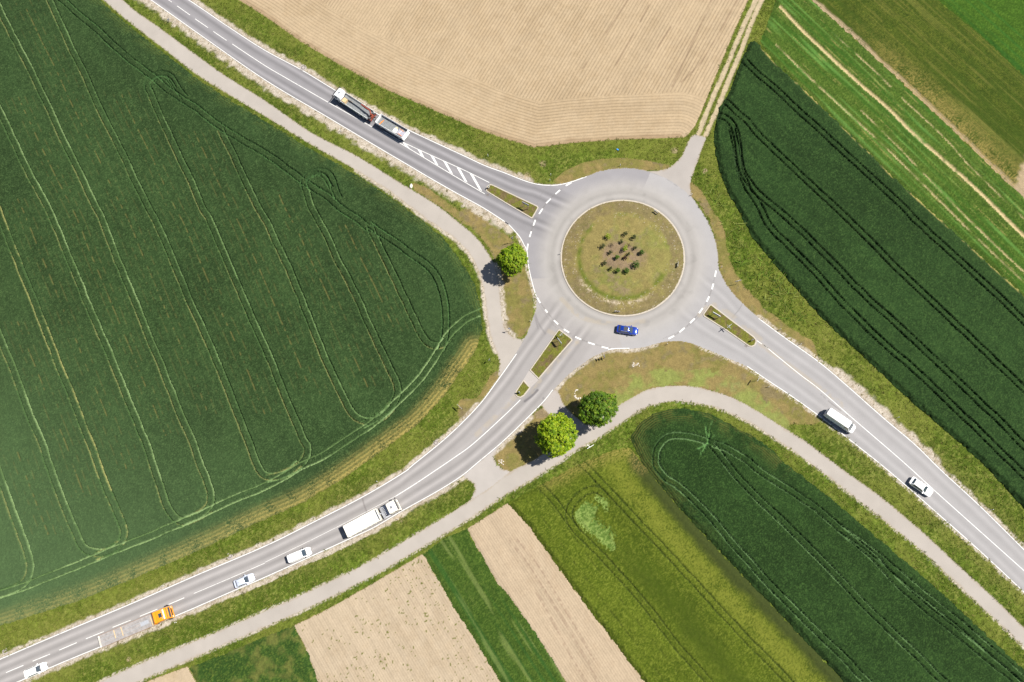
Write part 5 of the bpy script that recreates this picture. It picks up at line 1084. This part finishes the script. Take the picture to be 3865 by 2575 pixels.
# ------------------------------------------------------------------ manholes and drains
def manhole(px, py, lab, iron=False, r=.55):
    x, y = g1(px, py); e = empty('manhole', (x, y, .05), 0, lab, 'manhole', 'manholes beside the road')
    q = MB(); q.tube((0, 0, -.08), (0, 0, .03), r*1.55, r*1.5, 18); q.build('collar', CCOV if not iron else CIRON, e)
    q = MB(); q.loft([[(rr*math.cos(t), rr*math.sin(t), z) for t in np.linspace(0, 6.283, 25)[:-1]] for rr, z in ((r, .03), (r, .045), (r*.66, .045), (r*.66, .03))], cap=False); q.build('rim', CIRON, e)
    q = MB(); q.tube((0, 0, .0), (0, 0, .04), r*.64, r*.64, 20); q.build('lid', CCOV if not iron else CIRON, e)
manhole(1145, 256, 'round pale manhole on the edge of the upper left road, above the crane lorry')
manhole(1645, 1672, 'round pale manhole beside the lower left road, right of the wheat field corner', r=.42)
manhole(868, 2099, 'round pale manhole on the grass edge above the silver blue car', r=.45)
manhole(20, 2458, 'round pale manhole at the left edge of the photo beside the road', r=.42)
manhole(2187, 858, 'dull iron manhole in the grass of the roundabout island', True, .42)
def grate(px, py, lab, rz):
    x, y = g1(px, py); q = MB(); q.box(-.3, .3, -.25, -.2, 0, .02); q.box(-.3, .3, .2, .25, 0, .02)
    for k in np.linspace(-.28, .28, 8): q.box(k-.02, k+.02, -.2, .2, 0, .018)
    o = q.build('drain_grate', CIRON); o.location = (x, y, .022); o.rotation_euler = (0, 0, rz); tag(o, lab, 'drain')
grate(1841, 736, 'dark drain grate below the tip of the upper left traffic island', -.5)
grate(2816, 1306, 'drain grate at the kerb of the right hand traffic island', -.6)

# ------------------------------------------------------------------ delineator posts
proto = None
def delin(px, py, lab, rz=0.0):
    global proto
    x, y = g1(px, py)
    if proto is None:
        proto = empty('delineator_post', (x, y, .02), rz, lab, 'roadside post', 'white delineator posts along the roads')
        q = MB(); q.loft([[(a*.06, b*.05, z) for a, b in ((-1, -1), (1, -1), (1.0, .4), (0, 1.2), (-1.0, .4))] for z in (0, .95)]+[[(a*.05, b*.03, 1.03) for a, b in ((-1, -1), (1, -1), (1.0, .4), (0, 1.2), (-1.0, .4))]]); q.build('post', WPL, proto)
        q = MB(); q.loft([[(a*.064, b*.054, z) for a, b in ((-1, -1), (1, -1), (1.0, .4), (0, 1.2), (-1.0, .4))] for z in (.66, .86)], cap=False); q.build('black_band', BLACK, proto)
        q = MB(); q.box(-.03, .03, -.06, -.054, .7, .83); q.build('reflector', LAMP, proto)
    else: dup(proto, (x, y, .02), rz, lab)
for a in ((2076, 684, 'white roadside post on the upper bank where the upper left road meets the roundabout'), (2079, 663, 'short white post set back in the grass behind another post, upper left of the ring'), (2341, 628, 'white post alone on the mown bank at the top of the roundabout'),
          (2610, 738, 'white post where the farm track joins the roundabout'), (2722, 1011, 'white post on the right rim of the roundabout, above the give way dashes'), (2205, 1380, 'white post left of the black shadow sign, below the roundabout'),
          (2002, 1214, 'white post on the left grass tongue near the lower left road'), (2518, 1301, 'white post at the bottom rim of the roundabout above the mown lawn'), (2898, 1462, 'white post near the arrow sign on the lower verge of the right road'),
          (3020, 1301, 'white post on the mown strip above the right road, close to the wide end'), (2943, 1246, 'white post on the mown strip right of the right hand traffic island'), (3386, 1577, 'white post on the round mown patch above the white van road'),
          (3740, 1924, 'white post above the right road, beyond the white car'), (3632, 2036, 'white post below the right road, between road and path'), (1842, 590, 'white post on the stony bank above the painted hatching'),
          (1425, 1818, 'white post on the wheat side of the road across from the tipper lorry'), (1503, 1960, 'white post in the stones below the cab of the tipper lorry'), (1286, 497, 'white post on the pale gravel left of the crane lorry'),
          (620, 2211, 'white post on the verge above the orange lorry'), (667, 2349, 'white post beside the front wheel of the orange lorry'), (2115, 960, 'small post on the left rim of the roundabout island')):
    delin(a[0], a[1], a[2], random.uniform(-.6, .6))

# ------------------------------------------------------------------ signs
def post(q, x, y, h_, r=.04): q.tube((x, y, 0), (x, y, h_), r, n=8)
def sign(kind, px, py, face, lab, h_=2.4, w=1.0, cat='road sign', bl=None):
    """face: compass angle (radians) the sign front looks towards"""
    x, y = g1(px, py); e = empty('road_sign', (x, y, .08), face, lab, cat)
    def shape(nm, pts, m_, xx=.05, t=.025): q = MB(); q.plate([(xx, a, b) for a, b in pts], (1, 0, 0), t); return q.build(nm, m_, e)
    def disc(r, zc): return [(r*math.cos(t), zc+r*math.sin(t)) for t in np.linspace(0, 6.283, 21)[:-1]]
    def backed(nm, pts, m_, grow=.0):
        s_ = shape(nm, pts, m_, .075, .01); q = MB(); q.plate([(.05, a, b) for a, b in pts], (1, 0, 0), .024); k = q.build('back_plate', SGREY, s_); return s_
    if kind == 'board':
        q = MB(); post(q, 0, -w*.36, h_, .05); q.build('post', STEEL, e); q = MB(); post(q, 0, w*.36, h_, .05); q.build('post', STEEL, e)
        backed('sign_panel', [(-w/2, h_-.75), (w/2, h_-.75), (w/2, h_), (-w/2, h_)], bl or SWH)
        q = MB()
        for zz in (h_-.6, h_-.18): q.box(-.01, .05, -w*.48, w*.48, zz-.03, zz+.03)
        q.box(.03, .1, -w/2-.01, w/2+.01, h_, h_+.03); q.build('frame', ALU, e)
    elif kind == 'round':
        q = MB(); post(q, 0, 0, h_); q.build('post', STEEL, e); backed('sign_disc', disc(.32, h_-.3), bl or SBLUE)
    elif kind == 'stack':
        q = MB(); post(q, 0, 0, h_); q.build('post', STEEL, e)
        backed('sign_triangle', [(-.45, h_-.05), (.45, h_-.05), (0, h_-.8)], SRED); shape('sign_face', [(-.3, h_-.13), (.3, h_-.13), (0, h_-.62)], SWH, .087, .006)
        backed('sign_disc', disc(.3, h_-1.2), SBLUE)
        backed('sign_triangle', [(-.45, h_-2.35), (.45, h_-2.35), (0, h_-1.6)], SRED)
    elif kind == 'tri':
        q = MB(); post(q, 0, 0, h_); q.build('post', STEEL, e); backed('sign_triangle', [(-.45, h_-.05), (.45, h_-.05), (0, h_-.8)], SRED); shape('sign_face', [(-.3, h_-.13), (.3, h_-.13), (0, h_-.62)], SWH, .087, .006)
        backed('sign_disc', disc(.28, h_-1.15), SBLUE)
    elif kind == 'arrow':
        q = MB(); post(q, 0, 0, h_); q.build('post', STEEL, e); backed('arrow_panel', [(-.7, h_-.45), (.45, h_-.45), (.75, h_-.23), (.45, h_), (-.7, h_)], bl or SWH)
    elif kind == 'keep':
        q = MB(); post(q, 0, 0, 1.3, .05); q.build('post', WPL, e); backed('sign_disc', disc(.3, 1.15), SBLUE); shape('warning_panel', [(-.25, .25), (.25, .25), (.25, .8), (-.25, .8)], SWH, .05, .03)
    elif kind == 'chevron':
        q = MB(); post(q, 0, -.35, 1.0); q.build('post', STEEL, e); q = MB(); post(q, 0, .35, 1.0); q.build('post', STEEL, e)
        pn = backed('chevron_panel', [(-.6, .4), (.6, .4), (.6, 1.0), (-.6, 1.0)], SWH)
        q = MB()
        for k in (-.35, .05): q.plate([(.09, k, .45), (.09, k+.14, .45), (.09, k+.34, .7), (.09, k+.14, .95), (.09, k, .95), (.09, k+.2, .7)], (1, 0, 0), .004)
        q.build('chevron', SRED, pn)
    elif kind == 'cluster':
        q = MB(); post(q, 0, 0, h_, .05); q.tube((0, 0, h_-.5), (.0, .5, h_-.3), .03); q.build('post', STEEL, e)
        backed('arrow_panel', [(-.65, h_-.4), (.5, h_-.4), (.75, h_-.2), (.5, h_), (-.65, h_)], SWH)
        q = MB(); q.plate([(-.45, -.06, h_-.85), (.55, -.06, h_-.85), (.75, -.06, h_-.67), (.55, -.06, h_-.5), (-.45, -.06, h_-.5)], (0, -1, 0), .03); q.build('arrow_panel', SGREY, e)
    return e
U = lambda dx, dy: math.atan2(*(lambda v: (v[1], v[0]))(gnd([(2000+dx, 1200+dy)])[0]-gnd([(2000, 1200)])[0]))
sign('board', 1985, 786, U(40, -70), 'wide direction board on two posts on the upper left traffic island', 2.6, 1.7, bl=SBLUE)
sign('keep', 1847, 711, U(-60, -35), 'low keep right sign on the rounded tip of the upper left traffic island')
sign('board', 2112, 1297, U(70, -50), 'direction board on two posts on the long lower left traffic island', 2.5, 1.5)
sign('cluster', 2121, 1272, U(-40, -60), 'pole with crossed arrow signs at the roundabout end of the long lower left island', 2.6)
sign('keep', 1961, 1483, U(-50, 60), 'low keep right sign on the small lower left traffic island')
sign('board', 2699, 1196, U(40, -60), 'white topped board on two posts at the roundabout end of the right hand island', 1.9, 1.9)
sign('cluster', 2745, 1240, U(40, 50), 'pole with angled grey signs in the middle of the right hand traffic island', 2.4)
sign('keep', 2836, 1287, U(70, 50), 'low keep right sign at the rounded far tip of the right hand island')
sign('tri', 1937, 916, U(-50, -70), 'thin pole with several small signs above the left tree', 3.4)
sign('round', 1925, 1249, U(-30, 70), 'small blue sign where the left path meets the road', 2.4)
sign('stack', 2280, 1353, U(-90, 30), 'pole with two triangles and a disc casting a black shadow below the roundabout', 2.9)
sign('arrow', 2853, 1438, U(60, 40), 'arrow sign pole on the lower verge of the right hand road', 2.6)
sign('arrow', 2778, 1074, U(-20, -90), 'thin sign pole on the mown strip right of the ring', 2.4)
sign('round', 1851, 1366, U(-60, -30), 'thin sign pole on the grass corner between wheat field and left junction', 2.2, bl=SGREY)
sign('arrow', 1740, 1540, U(-60, 60), 'sign pole on the grass below the wheat field, beside the lower left road', 2.3)
sign('round', 643, 84, U(-60, -40), 'small blue sign on the gravel at the top of the upper left road', 1.2)
sign('chevron', 2474, 806, U(60, -70), 'low chevron sign on the upper right of the roundabout island')
sign('chevron', 2556, 1003, U(90, 10), 'low chevron sign on the right rim of the roundabout island')
sign('chevron', 2329, 1178, U(-10, 90), 'low chevron sign among the pale stones at the bottom of the roundabout island')
# white frame at the path
x, y = g1(2228, 1690); a = U(60, -35); e = empty('marker_frame', (x, y, .05), a, 'thin white T shaped pole standing in the grass below the two trees', 'marker')
q = MB(); q.tube((0, 0, 0), (0, 0, 1.7), .05); q.build('pole', WPL, e); q = MB(); q.tube((-.8, 0, 1.7), (.8, 0, 1.7), .055); q.build('crossbar', WPL, e); q = MB(); q.tube((-.1, 0, 1.7), (-.45, .75, 1.75), .05); q.build('arm', WPL, e)

# ------------------------------------------------------------------ stones and litter
def stone(px, py, r, lab, group, m_=STONE, nm='stone'):
    x, y = g1(px, py); b = bmesh.new(); bmesh.ops.create_icosphere(b, subdivisions=2, radius=1)
    s_ = random.random()*50
    for v in b.verts: v.co *= 1+.35*(vno(np.array([v.co.x*1.6+s_]), np.array([v.co.y*1.6+v.co.z+s_]), 3)[0]-.5)
    q = MB(); q._add(b); o = q.build(nm, m_, None, True); o.location = (x, y, r*.25); o.scale = (r*random.uniform(.8, 1.3), r*random.uniform(.7, 1.1), r*random.uniform(.5, .8)); o.rotation_euler = (0, 0, random.random()*6); tag(o, lab, 'stone', group); return o
for k in range(26):
    t = random.uniform(1.6, 5.2); stone(2184+random.uniform(13, 19)*math.cos(t), 1487-random.uniform(14, 21)*math.sin(t), random.uniform(.1, .2), 'pale stone in the loose ring of stones left of the dark tree', 'stones ringed beside the dark tree')
for k in range(14): stone(2399+random.uniform(-13, 14), 1377+random.uniform(-6, 8), random.uniform(.1, .18), 'pale stone in the small heap on the mown lawn below the roundabout', 'stones heaped on the lawn')
for k in range(14): stone(1890+random.uniform(-9, 10), 1746+random.uniform(-10, 8), random.uniform(.1, .17), 'pale stone scattered at the left tip of the two tree lawn', 'stones at the lawn tip')
stone(1552, 704, .55, 'single big white boulder between the left path and the road', None, mat('white_boulder', (.62, .58, .5), .9, vary=.12))
stone(2157, 1569, .28, 'single pale rock in the shadow between the two lower trees', None)
x, y = g1(2330, 566); q = MB(); q.box(-.22, .2, -.12, .14, 0, .12, .05); q.box(.0, .3, -.25, .0, 0, .08, .03); o = q.build('litter_bag', mat('blue_plastic', (.04, .25, .6), .4)); o.location = (x, y, .25); tag(o, 'crumpled bright blue bag lying in the grass above the roundabout', 'litter')

# ------------------------------------------------------------------ trees and shrubs
def leaf_mat(name, c1, c2):
    m, N, L, P = nt(name); at = N.new('ShaderNodeAttribute'); at.attribute_name = 'Col'
    tc = N.new('ShaderNodeTexCoord'); nz = N.new('ShaderNodeTexNoise'); nz.inputs['Scale'].default_value = 2.5; L.new(tc.outputs['Object'], nz.inputs['Vector'])
    r = N.new('ShaderNodeMapRange'); r.inputs['To Min'].default_value = .75; r.inputs['To Max'].default_value = 1.25; L.new(nz.outputs['Fac'], r.inputs['Value'])
    vm = N.new('ShaderNodeVectorMath'); vm.operation = 'SCALE'; L.new(at.outputs['Color'], vm.inputs[0]); L.new(r.outputs[0], vm.inputs['Scale']); L.new(vm.outputs[0], P.inputs['Base Color']); P.inputs['Roughness'].default_value = .6; P.inputs['Specular IOR Level'].default_value = .25
    tr = N.new('ShaderNodeBsdfTranslucent'); L.new(vm.outputs[0], tr.inputs['Color']); mx = N.new('ShaderNodeMixShader'); mx.inputs[0].default_value = .25
    L.new(P.outputs[0], mx.inputs[1]); L.new(tr.outputs[0], mx.inputs[2]); L.new(mx.outputs[0], N['Material Output'].inputs['Surface']); return m
LEAF = leaf_mat('leaves', 0, 0); BARK = mat('bark', (.12, .09, .07), .9, vary=.3, scale=8)
def crown_mesh(name, rad, hgt, zc, nclump, nleaf, ls, cols, seed, m_=LEAF, parent=None, rough=.28, fill=.55, csm=1.0):
    r = np.random.default_rng(seed); d = r.normal(0, 1, (nclump, 3)); d[:, 2] = np.where(d[:, 2] < -.35, -d[:, 2], d[:, 2]); d /= np.linalg.norm(d, axis=1)[:, None]
    az = np.arctan2(d[:, 1], d[:, 0]); bump = 1+rough*(vno(az*1.6+3, d[:, 2]*2.2, seed)-.5)*1.6+r.normal(0, .05, nclump)
    rr = np.where(r.random(nclump) < fill, 1.0, r.random(nclump)**.5*.9)*bump
    c = d*rr[:, None]*np.array([rad, rad, hgt])
    n = nclump*nleaf; cs = rad*csm*(.075+.045*r.random(nclump)); off_ = r.normal(0, 1, (n, 3)); off_ /= np.linalg.norm(off_, axis=1)[:, None]; off_ *= (r.random(n)**.5)[:, None]*np.repeat(cs, nleaf)[:, None]
    p = np.repeat(c, nleaf, 0)+off_; nrm = np.repeat(d, nleaf, 0)*.5+off_/np.maximum(np.linalg.norm(off_, axis=1), 1e-6)[:, None]*.6+np.array([0, 0, .7])+r.normal(0, .35, (n, 3)); nrm /= np.linalg.norm(nrm, axis=1)[:, None]
    t = np.cross(nrm, r.normal(0, 1, (n, 3))); t /= np.maximum(np.linalg.norm(t, axis=1), 1e-6)[:, None]; b = np.cross(nrm, t); s = (ls*(.6+.8*r.random(n)))[:, None]
    V = np.stack([p-t*s, p-b*s*.62+t*s*.1, p+t*s, p+b*s*.62+t*s*.1], 1).reshape(-1, 3); V[:, 2] += zc
    cc = np.array(cols)[r.integers(0, len(cols), nclump)]*(.85+.3*r.random((nclump, 1))); cc = np.repeat(cc, nleaf, 0)*(.85+.3*r.random((n, 1)))
    o = mesh_from(name, V, np.arange(n*4).reshape(-1, 4), np.repeat(cc, 4, 0), None, None, m_); o.parent = parent; return o
def tree(px, py, rad, hgt, zc, cols, seed, lab, ncl=420):
    x, y = g1(px, py, zc); e = empty('round_tree', (x, y, 0), 0, lab, 'tree', 'trees by the roundabout')
    q = MB(); q.tube((0, 0, 0), (.05, .03, zc*.55), .2, .15, 10); rs = random.Random(seed)
    for k in range(7):
        a = k*.9+rs.random(); q.tube((.05, .03, zc*.5), (math.cos(a)*rad*.6, math.sin(a)*rad*.6, zc+hgt*.25*rs.random()), .09, .03, 7)
    q.tube((.05, .03, zc*.5), (0, 0, zc+hgt*.6), .13, .04, 8); q.build('trunk', BARK, e, True)
    crown_mesh('crown', rad, hgt, zc, int(ncl*2.0), 24, .13, cols, seed, parent=e, fill=.68, rough=.27)
LB = [A(160, 186, 18, 1.5), A(138, 172, 12, 1.45), A(178, 198, 40, 1.5), A(122, 160, 12, 1.4)]; LD = [A(98, 134, 26, 1.5), A(80, 116, 22, 1.45), A(132, 160, 36, 1.5), A(106, 142, 20, 1.5)]; LM = [A(146, 174, 16, 1.4), A(120, 156, 12, 1.35), A(160, 184, 34, 1.4)]
tree(1936, 984, 2.95, 3.2, 5.0, LM, 3, 'bright green round tree beside the left side of the roundabout', 330)
tree(2253, 1543, 3.65, 3.7, 6.2, LD, 8, 'darker green round tree, the upper right of the two below the roundabout')
tree(2098, 1644, 3.65, 3.6, 6.4, LB, 14, 'yellow green round tree, the lower left of the two below the roundabout', 520)
def shrub(zx, zy, r, hgt, kind, lab, seed):
    px, py = 2220+zx/7.84, 860+zy/7.84; x, y = g1(px, py, .9); z0 = .55*(1-((x-ISL_C[0])**2+(y-ISL_C[1])**2)/ISL_R**2)+.1
    e = empty('shrub', (x, y, z0), 0, lab, 'shrub', 'young shrubs on the roundabout island'); rs = random.Random(seed)
    q = MB(); q.tube((0, 0, -.05), (0, 0, hgt*.6), .03, .015, 6)
    for k in range(9 if kind == 'bare' else 5):
        a = k*.8+rs.random(); q.tube((0, 0, hgt*.15), (math.cos(a)*r*.8, math.sin(a)*r*.8, hgt*(.5+.45*rs.random())), .022, .008, 5)
    q.build('stem', BARK, e)
    cols = {'yel': [A(150, 176, 30, 1.4), A(170, 186, 50, 1.4)], 'grn': [A(88, 124, 34, 1.3), A(72, 108, 26, 1.3), A(104, 134, 44, 1.3)], 'dk': [A(92, 98, 48, 1.2), A(78, 88, 40, 1.2)], 'bare': [A(92, 76, 62, 1.1)], 'brn': [A(88, 56, 40, 1.1), A(74, 48, 34, 1.1)], 'mid': [A(112, 144, 40, 1.35), A(94, 130, 34, 1.3)]}[kind]
    crown_mesh('foliage', r, hgt*.45, hgt*.55, {'bare': 9, 'dk': 44, 'yel': 60, 'grn': 90, 'mid': 70, 'brn': 60}[kind], 14, .06, cols, seed, parent=e, rough=.5, csm=1.9, fill=.4)
for i, a in enumerate(((580, 280, .62, 1.3, 'yel', 'bright yellow green shrub at the upper left of the island planting'), (1100, 190, .55, 1.3, 'dk', 'topmost shrub of the island planting, olive and thin'), (1350, 290, .55, 1.3, 'dk', 'olive shrub at the upper right of the island planting'),
    (980, 425, .42, 1.1, 'dk', 'small olive shrub in the upper middle of the planting, above the bright central one'), (430, 555, .6, 1.2, 'dk', 'olive shrub at the left edge of the planting, level with the bare twigs'), (690, 510, .45, 1.0, 'bare', 'bare twiggy shrub left of the central bright shrub'),
    (1200, 530, .42, 1.0, 'bare', 'bare twiggy shrub right above the central bright shrub'), (1385, 610, .45, 1.0, 'dk', 'low dark shrub between the bare twigs and the right edge shrub'), (650, 735, .5, 1.1, 'dk', 'olive shrub in the left half, below the left bare twigs'),
    (1085, 640, .62, 1.6, 'yel', 'tall yellow green shrub at the centre of the island planting'), (1580, 750, .5, 1.4, 'grn', 'upright green shrub at the right edge of the planting'), (855, 880, .5, 1.3, 'mid', 'fresh green shrub left of the brown one'),
    (1190, 790, .35, .9, 'dk', 'small olive shrub just above the brown one'), (1080, 895, .42, .8, 'brn', 'dead brown shrub near the middle of the island planting'), (480, 1060, .5, 1.3, 'dk', 'olive shrub at the lower left of the planting'),
    (1410, 1105, .78, 1.5, 'grn', 'largest round green shrub at the lower right of the planting'), (675, 1225, .36, 1.1, 'dk', 'thin shrub at the bottom, leftmost of the bottom row'), (880, 1280, .52, 1.3, 'mid', 'light green shrub in the middle of the bottom row'), (1145, 1280, .66, 1.3, 'grn', 'broad dark green shrub at the right end of the bottom row'))):
    shrub(*a, 700+i)
